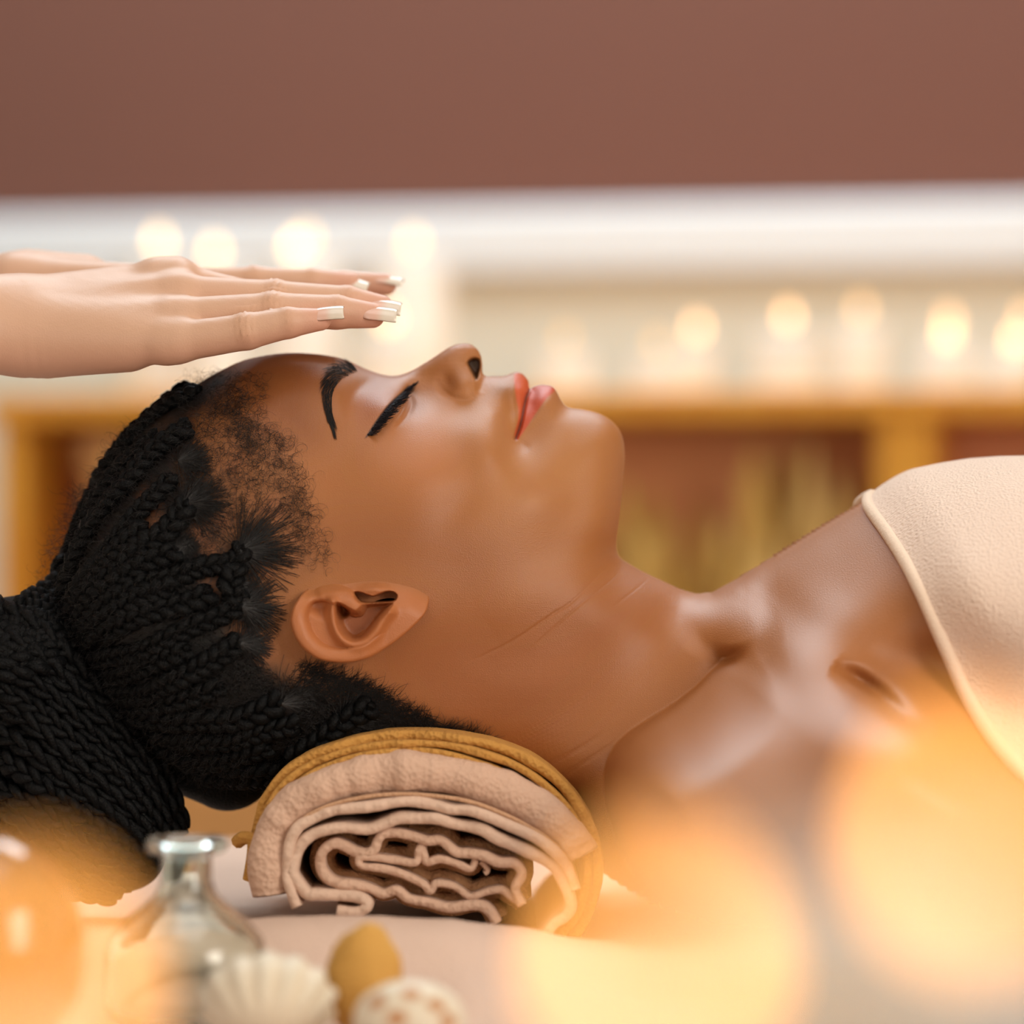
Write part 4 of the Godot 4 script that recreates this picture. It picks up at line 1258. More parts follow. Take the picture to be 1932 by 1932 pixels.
func hair_mass(p: Vector3) -> float:
	var a := _capsule(p, Vector3(-20.901, -5.48, 1), Vector3(-22.32, -7.809, 2), 1.6, 3.5)
	var b := _capsule(p, Vector3(-22.32, -7.809, 2), Vector3(-19.727, -12.426, 1.5), 4.0, 3.6)
	var c := _capsule(p, Vector3(-19.727, -12.426, 1.5), Vector3(-17.724, -15.372, 1), 3.4, 2.0)
	var d := _capsule(p, Vector3(-17.463, -8.878, 0), Vector3(-13.073, -11.561, 0), 3.0, 2.2)
	var e := _capsule(p, Vector3(-22.32, -7.809, 2), Vector3(-24.562, -9.162, 1.5), 3.2, 3.6)
	return smin(smin(smin(a, b, 1.2), smin(c, d, 1.4), 1.0), e, 1.0)

func mass_front(x: float, y: float) -> float:   # how far the mass of hair stands out there
	var z := 9.0
	for k in 40:
		var d := hair_mass(Vector3(x, y, z))
		if d < 0.02: return z
		z -= d
		if z < -2.0: return -9.0
	return z

# ---------------------------------------------------------------- the two people
func sleeper() -> void:
	body_field()
	face()
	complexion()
	liner()
	var client := thing("person", "woman lying on her back with closed eyes, black braids, coral lips and bare shoulders", "person", Vector3(0, -18, 0))
	var mb := MB.new()
	ears(mb)
	var whole := GW.duplicate()
	ear_hollow()
	body_mesh(mb)
	GW = whole
	var skin := painted(0.46, 0.48)
	relief(skin, noise_tex("pores", FastNoiseLite.TYPE_CELLULAR, 0.11, 1, 512), 0.011, 30.0)
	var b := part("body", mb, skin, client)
	hairs(client, b)

func liner() -> void:
	tint(PackedVector2Array([Vector2(-6.549, 3.299), Vector2(-6.167, 3.968), Vector2(-5.784, 4.541), Vector2(-5.45, 4.996), Vector2(-5.115, 5.354), Vector2(-4.733, 5.76), Vector2(-4.613, 5.689), Vector2(-4.876, 5.282), Vector2(-5.259, 4.78), Vector2(-5.641, 4.231), Vector2(-5.976, 3.777), Vector2(-6.262, 3.538)]), Color(0.008, 0.008, 0.014), 0.05, 0.97)

var hand_set: Array = []   # [palm capsules, fingers]

func hand_field(p: Vector3) -> float:
	var palm := 1e3
	for c in hand_set[0]:
		palm = smin(palm, _capsule(p, c[0], c[1], c[2], c[3]), 0.9)
	var fingers := 1e3
	for f in hand_set[1]:
		var d := 1e3
		for k in f.size() - 1:
			d = smin(d, _capsule(p, f[k][0], f[k + 1][0], f[k][1], f[k + 1][1]), 0.16)
		fingers = smin(fingers, d, 0.07)
	return smin(palm, fingers, 0.42)

func hand_skin(mb: MB, from: int) -> void:   # creases over the knuckles, pink tips, wrist folds
	for k in range(from, mb.v.size()):
		var p := mb.v[k]
		var nrm := mb.n[k]
		var c := Color(0.65, 0.40, 0.275)
		var dd := 0.0
		for f in hand_set[1]:
			if f.size() < 4: continue
			for j in [1, 2]:
				var at: Vector3 = f[j][0]
				var dir: Vector3 = (f[j + 1][0] - f[j - 1][0]).normalized()
				var q := p - at
				var s := q.dot(dir)
				var rad: float = f[j][1]
				var off := (q - dir * s).length()
				if absf(s) < 1.2 and off < rad * 1.7:
					var back := smoothstep(-0.2, 0.5, nrm.dot(hand_set[2]))
					var env := exp(-s * s / (0.22 if j == 1 else 0.06))
					dd += back * env * ((0.022 + 0.018 * sin(p.x * 9.0 + p.y * 13.0)) * cos(s * 25.0 + 2.0 * sin(off * 5.0 + nrm.z * 4.0)) + (0.06 if j == 1 else 0.02)) * (1.0 if j == 1 else 0.5)
					c = c.lerp(Color(0.60, 0.33, 0.20), 0.35 * back * env)
			var tip: Vector3 = f[f.size() - 1][0]
			c = c.lerp(Color(0.70, 0.33, 0.25), 0.55 * exp(-p.distance_squared_to(tip) / 1.3))
		var ws := (p - Vector3(-21.348, 7.811, 3)).x
		dd -= 0.02 * exp(-ws * ws / 0.5) * (0.5 + 0.5 * cos(ws * 11.0 + p.y * 0.7)) * smoothstep(0.3, -0.6, nrm.y)
		dd += 0.003 * sin(p.x * 7.1 + 2.0 * sin(p.y * 5.3)) * sin(p.y * 6.3 + 1.3 * sin(p.z * 6.0))
		c = c.lerp(Color(0.72, 0.36, 0.27), 0.35 * smoothstep(0.2, -0.8, nrm.y))
		mb.v[k] = p + nrm * dd
		mb.c[k] = c
	# normals again, now that the creases are in
	var from_tri := 0
	var nn := PackedVector3Array()
	nn.resize(mb.v.size())
	var t := from_tri
	while t < mb.i.size():
		var f := (mb.v[mb.i[t + 2]] - mb.v[mb.i[t]]).cross(mb.v[mb.i[t + 1]] - mb.v[mb.i[t]])
		nn[mb.i[t]] += f; nn[mb.i[t + 1]] += f; nn[mb.i[t + 2]] += f
		t += 3
	for k in range(from, mb.v.size()):
		mb.n[k] = nn[k].normalized()

func nail(at: Vector3, dir: Vector3, up: Vector3, length: float, width: float, bed: float) -> MB:
	var mb := MB.new()
	var side := dir.cross(up).normalized()
	up = side.cross(dir).normalized()
	var nu := 11
	var nv := 14
	for layer in 2:
		for v in nv:
			var t := float(v) / (nv - 1)
			for u in nu:
				var s := float(u) / (nu - 1) * 2.0 - 1.0
				var w := width * 0.5 * (0.86 + 0.14 * minf(t * 3.0, 1.0)) * (1.0 if t < 0.96 else 0.93)
				if t < 0.25: w *= sqrt(maxf(1.0 - pow((0.25 - t) / 0.25, 2.0) * 0.75, 0.0))
				var a := s * 1.05
				var p := at + dir * length * (t - 0.04 * absf(s) * (1.0 - t)) + side * w * sin(a) / sin(1.05) + up * (width * 0.42 * (cos(a) - 1.0) - 0.10 * t * t * length) - up * (0.05 if layer else 0.0)
				mb.paint = Color(0.74, 0.47, 0.38).lerp(Color(0.73, 0.65, 0.55), smoothstep(bed - 0.14, bed + 0.14, t))
				mb.vert(p)
	var o := nu * nv
	for v in nv - 1:
		for u in nu - 1:
			var k := v * nu + u
			mb.quad(k, k + 1, k + 1 + nu, k + nu)
			mb.quad(o + k, o + k + nu, o + k + 1 + nu, o + k + 1)
	for v in nv - 1:
		for u in [0, nu - 1]:
			var k: int = v * nu + u
			if u == 0: mb.quad(k, k + nu, o + k + nu, o + k)
			else: mb.quad(k, o + k, o + k + nu, k + nu)
	for u in nu - 1:
		for v in [0, nv - 1]:
			var k: int = v * nu + u
			if v == 0: mb.quad(k, o + k, o + k + 1, k + 1)
			else: mb.quad(k, k + 1, o + k + 1, o + k)
	mb.smooth()
	return mb

func therapist() -> void:
	var who := thing("person", "therapist standing at the table's head, holding both pale hands over the sleeper's brow", "person", Vector3(-80, -93, 0))
	var skin := painted(0.5, 0.45)
	relief(skin, noise_tex("pores", FastNoiseLite.TYPE_CELLULAR, 0.11, 1, 512), 0.006, 24.0)
	var gloss := painted(0.16, 0.6)
	var mb := MB.new()
	var near_palm := [
		[Vector3(-30.5, 8.56, 5.95), Vector3(-22.48, 8.742, 2.6), 2.68, 1.95], [Vector3(-30.5, 8.46, 6.1), Vector3(-22.346, 7.926, 3.6), 2.68, 1.62],
		[Vector3(-22.614, 9.133, 1.6), Vector3(-15.336, 10.597, 0.6), 1.55, 0.98], [Vector3(-22.507, 8.56, 2.4), Vector3(-15.053, 9.859, 2.4), 1.5, 1.0], [Vector3(-22.16, 8.089, 3.2), Vector3(-14.957, 8.622, 4), 1.5, 0.98], [Vector3(-21.868, 7.783, 3.6), Vector3(-15, 7.594, 5.1), 1.45, 0.92],
		[Vector3(-20.7, 7.434, 3.4), Vector3(-17.27, 7.398, 4.2), 1.22, 1.0], [Vector3(-16.129, 10.801, 1.2), Vector3(-15.394, 10.795, 1.3), 0.72, 0.72]]
	var near_fingers := [
		[[Vector3(-15.34, 7.528, 5), 0.92], [Vector3(-11.801, 8.024, 5.5), 0.80], [Vector3(-9.936, 8.426, 5.5), 0.68], [Vector3(-8.554, 8.578, 5.3), 0.50]],
		[[Vector3(-15.252, 8.627, 3.9), 0.98], [Vector3(-10.741, 9.003, 4), 0.86], [Vector3(-7.893, 8.99, 3.8), 0.76], [Vector3(-6.303, 8.857, 3.6), 0.58]],
		[[Vector3(-15.302, 9.768, 2.3), 1.0], [Vector3(-10.785, 9.63, 2.2), 0.88], [Vector3(-7.496, 9.521, 2), 0.76], [Vector3(-5.985, 9.315, 1.8), 0.58]],
		[[Vector3(-15.579, 10.475, 0.6), 0.98], [Vector3(-11.582, 9.684, 0.4), 0.82], [Vector3(-8.916, 9.452, 0.2), 0.72], [Vector3(-7.585, 9.341, 0), 0.58]],
		[[Vector3(-20.537, 8.885, 0.8), 1.3], [Vector3(-17.463, 8.195, 0), 1.15], [Vector3(-15.06, 7.97, -0.4), 0.9], [Vector3(-13.364, 8.346, -0.6), 0.7]]]
	var up_near := Vector3(0.05, 0.78, 0.62)
	hand_set = [near_palm, near_fingers, up_near]
	surface_nets(mb, hand_field, Vector3(-27.6, 4.8, -3.0), Vector3(-4.0, 13.8, 8.4), 0.095)
	hand_skin(mb, 0)
	var from := mb.v.size()
	var far_palm := [
		[Vector3(-30.5, 9.45, -7.75), Vector3(-23.196, 10.17, -4.6), 2.68, 1.9], [Vector3(-30.5, 9.38, -7.9), Vector3(-23.554, 9.462, -5.4), 2.68, 1.6],
		[Vector3(-23.353, 10.629, -3.9), Vector3(-15.777, 10.567, -2.9), 1.4, 0.95], [Vector3(-23.447, 10.471, -4.6), Vector3(-15.825, 10.483, -4.8), 1.4, 0.95], [Vector3(-23.303, 10.217, -5.4), Vector3(-16.096, 10.225, -6.4), 1.4, 0.92], [Vector3(-23.13, 9.873, -6), Vector3(-16.46, 9.836, -7.6), 1.35, 0.85],
		[Vector3(-22.773, 11.412, -5.2), Vector3(-20.237, 11.349, -5), 0.85, 0.8]]
	var far_fingers := [
		[[Vector3(-16.034, 10.574, -3), 0.92], [Vector3(-12.056, 10.692, -2.9), 0.76], [Vector3(-9.316, 10.679, -2.7), 0.70], [Vector3(-7.627, 10.673, -2.6), 0.52]],
		[[Vector3(-16.076, 10.483, -4.8), 0.95], [Vector3(-11.185, 10.558, -4.8), 0.80], [Vector3(-7.916, 10.671, -4.6), 0.72], [Vector3(-5.955, 10.734, -4.4), 0.52]],
		[[Vector3(-16.289, 10.219, -6.3), 0.92], [Vector3(-11.8, 10.23, -6.5), 0.78], [Vector3(-8.757, 10.275, -6.4), 0.70], [Vector3(-6.977, 10.314, -6.2), 0.55]],
		[[Vector3(-16.588, 9.836, -7.6), 0.82], [Vector3(-13.178, 9.73, -8), 0.70], [Vector3(-10.879, 9.781, -8), 0.62], [Vector3(-9.597, 9.852, -7.9), 0.5]],
		[[Vector3(-21.047, 9.852, -3.4), 1.2], [Vector3(-17.71, 9.3, -2.4), 1.05], [Vector3(-15.448, 9.155, -2), 0.85], [Vector3(-13.951, 9.268, -1.8), 0.66]]]
	hand_set = [far_palm, far_fingers, Vector3(0, 1, 0)]
	surface_nets(mb, hand_field, Vector3(-27.6, 5.6, -11.0), Vector3(-4.0, 13.6, 0.2), 0.17)
	hand_skin(mb, from)
	# arms, shoulders, head and legs, mostly beyond the picture's edge
	from = mb.v.size()
	surface_nets(mb, _frame_of_therapist, Vector3(-106, -96, -30), Vector3(-27.2, 78, 30), 1.1)
	for k in range(from, mb.v.size()):
		var c := Color(0.65, 0.40, 0.275)
		var q := Vector3(mb.v[k].x, mb.v[k].y, absf(mb.v[k].z))
		c = c.lerp(Color(0.48, 0.14, 0.10), 0.9 * smoothstep(1.9, 0.9, q.distance_to(Vector3(-65.6, 55.2, 0.6))))
		c = c.lerp(Color(0.05, 0.03, 0.02), 0.85 * smoothstep(1.5, 0.7, q.distance_to(Vector3(-67.6, 63.6, 3.1))))
		c = c.lerp(Color(0.07, 0.04, 0.025), 0.8 * smoothstep(1.5, 0.6, q.distance_to(Vector3(-67.8, 66.6, 3.2))))
		mb.c[k] = c
	part("body", mb, skin, who)
	var tunic := MB.new()
	surface_nets(tunic, func(p: Vector3) -> float:
		var d := _frame_of_therapist(p) - 1.2
		d = maxf(d, p.y - 46.0)
		d = maxf(d, -50.0 - p.y)
		return maxf(d, p.x + 58.0 + absf(p.z) * 0.1), Vector3(-106, -54, -32), Vector3(-50, 50, 32), 1.2)
	part("tunic", tunic, mat(lin(0.75, 0.73, 0.70), 0.9, 0.2), who)
	var trousers := MB.new()
	surface_nets(trousers, func(p: Vector3) -> float:
		return maxf(maxf(_frame_of_therapist(p) - 1.4, p.y + 10.0), -88.0 - p.y), Vector3(-106, -92, -30), Vector3(-56, -6, 30), 1.3)
	part("trousers", trousers, mat(lin(0.55, 0.52, 0.48), 0.9, 0.2), who)
	var hair := MB.new()
	surface_nets(hair, func(p: Vector3) -> float:
		return smin(_capsule(p, Vector3(-78, 66, 0), Vector3(-82, 64, 0), 10.0, 10.4), _capsule(p, Vector3(-91, 60, 0), Vector3(-94, 52, 0), 5, 4), 3.0) if p.x < -70.0 or p.y > 68.0 else 5.0, Vector3(-104, 44, -14), Vector3(-62, 80, 14), 1.0)
	part("hair", hair, mat(lin(0.05, 0.025, 0.012), 0.5, 0.4), who)
	var nails := [[Vector3(-8.963, 8.916, 5.6), Vector3(-7.541, 9.167, 5.75), 0.95, up_near], [Vector3(-6.76, 9.14, 4.1), Vector3(-5.186, 9.111, 4.2), 1.0, up_near], [Vector3(-6.637, 9.594, 2.4), Vector3(-5.023, 9.492, 2.5), 0.98, up_near],
		[Vector3(-8.167, 11.063, -2.5), Vector3(-6.65, 10.778, -2.3), 0.95, Vector3(0, 0.9, 0.42)], [Vector3(-6.652, 11.203, -4.3), Vector3(-5.146, 11.14, -4.1), 1.0, Vector3(0, 0.95, 0.3)], [Vector3(-7.736, 10.567, -6.2), Vector3(-6.345, 10.567, -6.2), 0.95, Vector3(0, 1, 0.1)]]
	for q in nails:
		var d: Vector3 = q[1] - q[0]
		part("fingernail", nail(q[0], d.normalized(), q[3], d.length(), q[2], 0.55), gloss, who)

func _frame_of_therapist(p: Vector3) -> float:
	var d := 1e3
	for s in [1.0, -1.0]:
		var wr := Vector3(-26.5, 8.4, 3.0) if s > 0.0 else Vector3(-26.5, 9.5, -5.2)
		var el := Vector3(-49, 9, 20.0 * s)
		var sh := Vector3(-78, 40, 17.0 * s)
		d = smin(d, _capsule(p, wr, el, 2.7, 3.9), 1.6)
		d = smin(d, _capsule(p, el, sh, 4.0, 5.2), 2.5)
		d = smin(d, _capsule(p, Vector3(-80, -6, 8.5 * s), Vector3(-79, -46, 9.0 * s), 8.0, 5.6), 3.0)
		d = smin(d, _capsule(p, Vector3(-79, -46, 9.0 * s), Vector3(-81, -86, 9.0 * s), 5.4, 3.6), 2.0)
		d = smin(d, _capsule(p, Vector3(-81, -89.5, 9.0 * s), Vector3(-68, -90.5, 10.0 * s), 3.4, 2.4), 2.0)
	d = smin(d, _capsule(p, Vector3(-79, 36, 9), Vector3(-79, 36, -9), 7.6, 7.6), 6.0)
	d = smin(d, _capsule(p, Vector3(-80, 28, 4), Vector3(-80, 6, 3), 11.0, 10.0), 6.0)
	d = smin(d, _capsule(p, Vector3(-80, 28, -4), Vector3(-80, 6, -3), 11.0, 10.0), 6.0)
	d = smin(d, _capsule(p, Vector3(-80, 0, 5), Vector3(-80, -8, 5), 11.5, 12.0), 6.0)
	d = smin(d, _capsule(p, Vector3(-80, 0, -5), Vector3(-80, -8, -5), 11.5, 12.0), 6.0)
	d = smin(d, _capsule(p, Vector3(-78, 42, 0), Vector3(-75, 56, 0), 5.4, 5.0), 3.0)
	d = smin(d, _capsule(p, Vector3(-77, 66, 0), Vector3(-72, 59, 0), 9.0, 6.6), 2.5)
	d = smin(d, _capsule(p, Vector3(-67.5, 62.5, 0), Vector3(-64.5, 59.5, 0), 1.2, 1.5), 1.2)
	d = smin(d, _capsule(p, Vector3(-76, 62, 7.6), Vector3(-76, 64, 8.4), 1.2, 1.4), 0.6)
	return smin(d, _capsule(p, Vector3(-76, 62, -7.6), Vector3(-76, 64, -8.4), 1.2, 1.4), 0.6)

# ---------------------------------------------------------------- table, sheet and towels
func terry(col: Color, deep := 0.10, per := 14.0) -> StandardMaterial3D:
	var m := mat(col, 0.95, 0.15)
	m.rim_enabled = true
	m.rim = 0.35
	m.rim_tint = 0.7
	relief(m, noise_tex("terry", FastNoiseLite.TYPE_CELLULAR, 0.06, 1, 512, null, 3), deep, per)
	return m

# a strip of cloth standing along a line in the xy plane, from z0 (a rounded front edge) back to z1
func strip(mb: MB, line: PackedVector2Array, half: float, z0: float, z1: float, wave := 0.0, seed_ := 0) -> void:
	var nz := FastNoiseLite.new()
	nz.seed = seed_
	nz.frequency = 0.35
	var sec := []
	for k in 4: sec.append(Vector2(-1.0, lerpf(1.0, 0.0, k / 4.0)))
	for k in 9:
		var a := PI * k / 8.0
		sec.append(Vector2(-cos(a), -sin(a)))
	for k in range(1, 5): sec.append(Vector2(1.0, k / 4.0))
	var n := line.size()
	var base := mb.v.size()
	var m := sec.size()
	var run := 0.0
	for s in n:
		var d := (line[mini(s + 1, n - 1)] - line[maxi(s - 1, 0)]).normalized()
		var nm := Vector2(-d.y, d.x)
		if s > 0: run += line[s].distance_to(line[s - 1])
		var front := z0 + wave * nz.get_noise_2d(run * 0.9, seed_ * 10.0)
		var swell := half * (1.0 + 0.25 * nz.get_noise_2d(run * 0.8, 40.0))
		for q in sec:
			var z: float = lerpf(front - half, z1, q.y) if q.y >= 0.0 else front - half - q.y * half
			var at: Vector2 = line[s] + nm * q.x * swell
			mb.vert(Vector3(at.x, at.y, z))
	for s in n - 1:
		for k in m - 1:
			var a := base + s * m + k
			mb.quad(a, a + 1, a + 1 + m, a + m)
	for e in [0, n - 1]:   # ends
		var row: int = base + e * m
		for k in range(1, m - 1):
			if e == 0: mb.raw(row, row + k + 1, row + k)
			else: mb.raw(row, row + k, row + k + 1)

func towels() -> void:
	var beige := lin(0.66, 0.44, 0.325)
	var orange := lin(0.56, 0.285, 0.075)
	var ct := terry(beige, 0.10)
	var light := terry(lin(0.70, 0.50, 0.385), 0.06)
	var roll := thing("rolled_towel", "beige terry towel rolled up under the woman's neck, its coiled end facing out", "towel", Vector3(-4.192, -18.315, 4))
	var mb := MB.new()
	strip(mb, even2(spline2(PackedVector2Array([Vector2(-10.422, -16.62), Vector2(-10.56, -15.472), Vector2(-10.468, -14.462), Vector2(-10.055, -13.406), Vector2(-9.182, -12.534), Vector2(-7.943, -11.891), Vector2(-6.473, -11.478), Vector2(-4.729, -11.294), Vector2(-2.938, -11.409), Vector2(-1.331, -11.799), Vector2(0.138, -12.396), Vector2(1.469, -13.176), Vector2(2.433, -14.049), Vector2(2.938, -14.967)]), 8), 150), 0.86, 10.2, -11, 0.5, 1)
	mb.smooth()
	part("outer_layer", mb, ct, roll)
	mb = MB.new()
	tube(mb, _lift(even2(spline2(PackedVector2Array([Vector2(-9.8, -15.662), Vector2(-9.8, -14.678), Vector2(-9.342, -13.601), Vector2(-8.335, -12.869), Vector2(-6.801, -12.411), Vector2(-4.969, -12.205), Vector2(-3.229, -12.296), Vector2(-1.694, -12.571), Vector2(-0.16, -13.166), Vector2(1.145, -13.876), Vector2(2.061, -14.563)]), 8), 160), 10.1), 0.10, 0.10, 6)
	part("hem", mb, terry(lin(0.60, 0.36, 0.22), 0.08, 22.0), roll)
	var layers := [
		PackedVector2Array([Vector2(-9.297, -17.082), Vector2(-9.571, -16.349), Vector2(-9.732, -15.685), Vector2(-9.64, -14.517), Vector2(-9.388, -13.83), Vector2(-8.93, -13.418), Vector2(-7.694, -12.915), Vector2(-6.091, -12.731), Vector2(-4.717, -12.525), Vector2(-3.664, -12.594), Vector2(-2.656, -12.869), Vector2(-1.626, -12.96), Vector2(-0.137, -13.556), Vector2(1.282, -14.243), Vector2(2.29, -15.204), Vector2(2.748, -16.349)]),
		PackedVector2Array([Vector2(-7.602, -17.265), Vector2(-6.732, -17.311), Vector2(-6.251, -17.059), Vector2(-6.411, -16.784), Vector2(-7.007, -16.624), Vector2(-8.335, -16.555), Vector2(-8.839, -16.532), Vector2(-9.251, -16.074), Vector2(-9.503, -15.548), Vector2(-9.297, -14.655), Vector2(-8.793, -14.059), Vector2(-8.06, -13.762), Vector2(-7.236, -13.647), Vector2(-6.274, -13.739), Vector2(-5.541, -13.51), Vector2(-4.9, -13.258), Vector2(-4.03, -13.258), Vector2(-3.206, -13.281), Vector2(-2.473, -13.51), Vector2(-1.328, -13.739), Vector2(-0.595, -14.151), Vector2(0.595, -14.655), Vector2(1.694, -15.25), Vector2(2.198, -15.983), Vector2(2.565, -16.922), Vector2(2.336, -17.494), Vector2(1.832, -17.815), Vector2(1.282, -18.502)]),
		PackedVector2Array([Vector2(0.436, -17.058), Vector2(0.138, -16.37), Vector2(0.413, -15.797), Vector2(0.344, -15.453), Vector2(0.046, -15.223), Vector2(-0.596, -15.178), Vector2(-1.192, -14.902), Vector2(-1.788, -14.811), Vector2(-2.384, -14.765), Vector2(-2.728, -14.513), Vector2(-3.118, -14.238), Vector2(-3.668, -14.26), Vector2(-4.264, -14.077), Vector2(-4.998, -13.917), Vector2(-5.594, -13.985), Vector2(-5.846, -14.306), Vector2(-5.961, -14.627), Vector2(-6.305, -14.811), Vector2(-6.786, -14.742), Vector2(-7.245, -14.49), Vector2(-7.612, -14.352), Vector2(-7.979, -14.49), Vector2(-8.254, -14.811), Vector2(-8.3, -15.315), Vector2(-8.07, -15.797), Vector2(-7.566, -16.095), Vector2(-6.878, -16.163), Vector2(-6.19, -16.324), Vector2(-5.594, -16.576), Vector2(-4.998, -16.416), Vector2(-4.494, -16.782), Vector2(-3.668, -16.943), Vector2(-2.751, -17.172), Vector2(-1.788, -17.058), Vector2(-1.284, -17.103), Vector2(-0.917, -17.379), Vector2(-0.642, -17.837)]),
		PackedVector2Array([Vector2(0.459, -17.033), Vector2(0, -16.712), Vector2(-0.459, -16.413), Vector2(-1.056, -16.482), Vector2(-1.791, -16.712), Vector2(-2.296, -16.39), Vector2(-2.663, -16.207), Vector2(-3.283, -16.138), Vector2(-3.558, -16.459), Vector2(-3.857, -16.161), Vector2(-4.729, -15.725), Vector2(-5.601, -15.472), Vector2(-6.473, -15.357), Vector2(-6.657, -15.151), Vector2(-6.565, -14.99), Vector2(-5.968, -14.99), Vector2(-5.004, -15.128), Vector2(-4.178, -15.197), Vector2(-4.04, -14.692), Vector2(-3.902, -14.554), Vector2(-3.811, -14.921), Vector2(-3.673, -15.197), Vector2(-3.076, -15.059), Vector2(-2.296, -15.288), Vector2(-1.791, -15.472), Vector2(-1.561, -15.059)]),
		PackedVector2Array([Vector2(-1.379, -15.193), Vector2(-1.195, -15.353), Vector2(-1.057, -15.583), Vector2(-1.195, -15.721)])]
	var k := 0
	for l in layers:
		mb = MB.new()
		strip(mb, even2(spline2(l, 10), 60 if k == 4 else 260), [0.25, 0.26, 0.22, 0.17, 0.12][k], [10.4, 10.3, 10.0, 9.8, 9.6][k], -9.0, 0.35, 5 + k)
		mb.smooth()
		part("inner_layer", mb, light if k < 2 else ct, roll)
		k += 1
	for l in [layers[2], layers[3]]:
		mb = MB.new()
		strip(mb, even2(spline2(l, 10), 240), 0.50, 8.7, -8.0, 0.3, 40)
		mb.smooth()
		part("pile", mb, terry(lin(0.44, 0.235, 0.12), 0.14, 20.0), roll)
	# the ochre towel folded over the roll
	var over_ := thing("folded_towel", "ochre terry towel folded over the beige roll, its edges showing in a bright arc", "towel", Vector3(-4.049, -18.756, 0))
	k = 0
	for l in [PackedVector2Array([Vector2(2.171, -19.08), Vector2(3.003, -18.156), Vector2(3.603, -16.724), Vector2(3.742, -15.569), Vector2(3.511, -14.183), Vector2(2.91, -12.889), Vector2(1.894, -11.688), Vector2(0.508, -10.764), Vector2(-1.063, -10.164), Vector2(-2.772, -9.863), Vector2(-4.435, -9.794), Vector2(-5.821, -9.886), Vector2(-7.299, -10.187), Vector2(-8.778, -10.718), Vector2(-9.979, -11.526), Vector2(-10.764, -12.566), Vector2(-10.995, -13.374), Vector2(-11.226, -14.414), Vector2(-11.457, -15.569)]),
			PackedVector2Array([Vector2(1.937, -18.652), Vector2(2.859, -17.523), Vector2(3.274, -16.001), Vector2(3.182, -14.617), Vector2(2.721, -13.372), Vector2(1.614, -12.081), Vector2(0.323, -11.159), Vector2(-1.199, -10.56), Vector2(-2.767, -10.191), Vector2(-4.427, -10.099), Vector2(-5.856, -10.191), Vector2(-7.286, -10.467), Vector2(-8.715, -11.021), Vector2(-9.868, -11.805), Vector2(-10.606, -12.819), Vector2(-10.929, -13.695)]),
			PackedVector2Array([Vector2(2.533, -14.83), Vector2(2.165, -13.678), Vector2(1.197, -12.527), Vector2(-0.138, -11.514), Vector2(-1.52, -10.915), Vector2(-2.994, -10.546), Vector2(-4.513, -10.431), Vector2(-5.987, -10.523), Vector2(-7.277, -10.8), Vector2(-8.566, -11.329), Vector2(-9.671, -12.112), Vector2(-10.408, -13.079)])]:
		mb = MB.new()
		strip(mb, even2(spline2(l, 10), 220), [0.24, 0.17, 0.17][k], [8.6, 9.1, 9.3][k], -12.0, 0.5, 21 + k)
		mb.smooth()
		part("fold", mb, terry(orange, 0.14, 17.0), over_)
		k += 1
	mb = MB.new()
	var loop := PackedVector3Array([Vector3(-12.04, -14.457, 8), Vector3(-11.685, -14.236, 8.4), Vector3(-11.3, -14.403, 8.6), Vector3(-11.347, -15.144, 8.6), Vector3(-11.546, -16.09, 8.4)])
	tube(mb, even3(spline3(loop, 8), 40), 0.32, 0.24, 8)
	part("corner", mb, terry(orange, 0.12, 17.0), over_)
	# peach bath towel round the chest
	var peach := lin(0.85, 0.67, 0.56)
	var edge := even2(spline2(PackedVector2Array([Vector2(16.439, 0.732), Vector2(16.732, 0.341)]), 4), 8)
	var border := spline3(PackedVector3Array([Vector3(16.439, 0.78, 0), Vector3(16.128, 0.547, 4.2), Vector3(16.093, 0.093, 7.2), Vector3(16.523, -0.874, 9.6), Vector3(17.05, -2.057, 10.7), Vector3(17.544, -3.363, 11.6), Vector3(18.112, -4.845, 12.2), Vector3(18.743, -6.323, 12.6), Vector3(19.437, -7.964, 13.2), Vector3(20.162, -9.522, 14.2), Vector3(20.855, -10.527, 15.2), Vector3(21.701, -11.394, 15.5)]), 8)
	var wrap := thing("bath_towel", "peach terry bath towel wrapped round the woman's chest", "towel", Vector3(38, -18, 0))
	mb = MB.new()
	var nu := 130
	var nv := 110
	var dense := even3(border, 900)
	var last := dense[-1]
	var start := dense[0].y - _height_of(torso_chest, dense[0].x)
	var whole := _height_of(torso_chest, last.x) + start - last.y
	var bord := PackedVector3Array()
	var at_ := 0
	for u in nu:   # rows close together along the top, where the side turns over
		var want := whole * pow(float(u) / (nu - 1), 2.0)
		while at_ < 899 and _height_of(torso_chest, dense[at_].x) + start - dense[at_].y < want: at_ += 1
		bord.append(dense[at_])
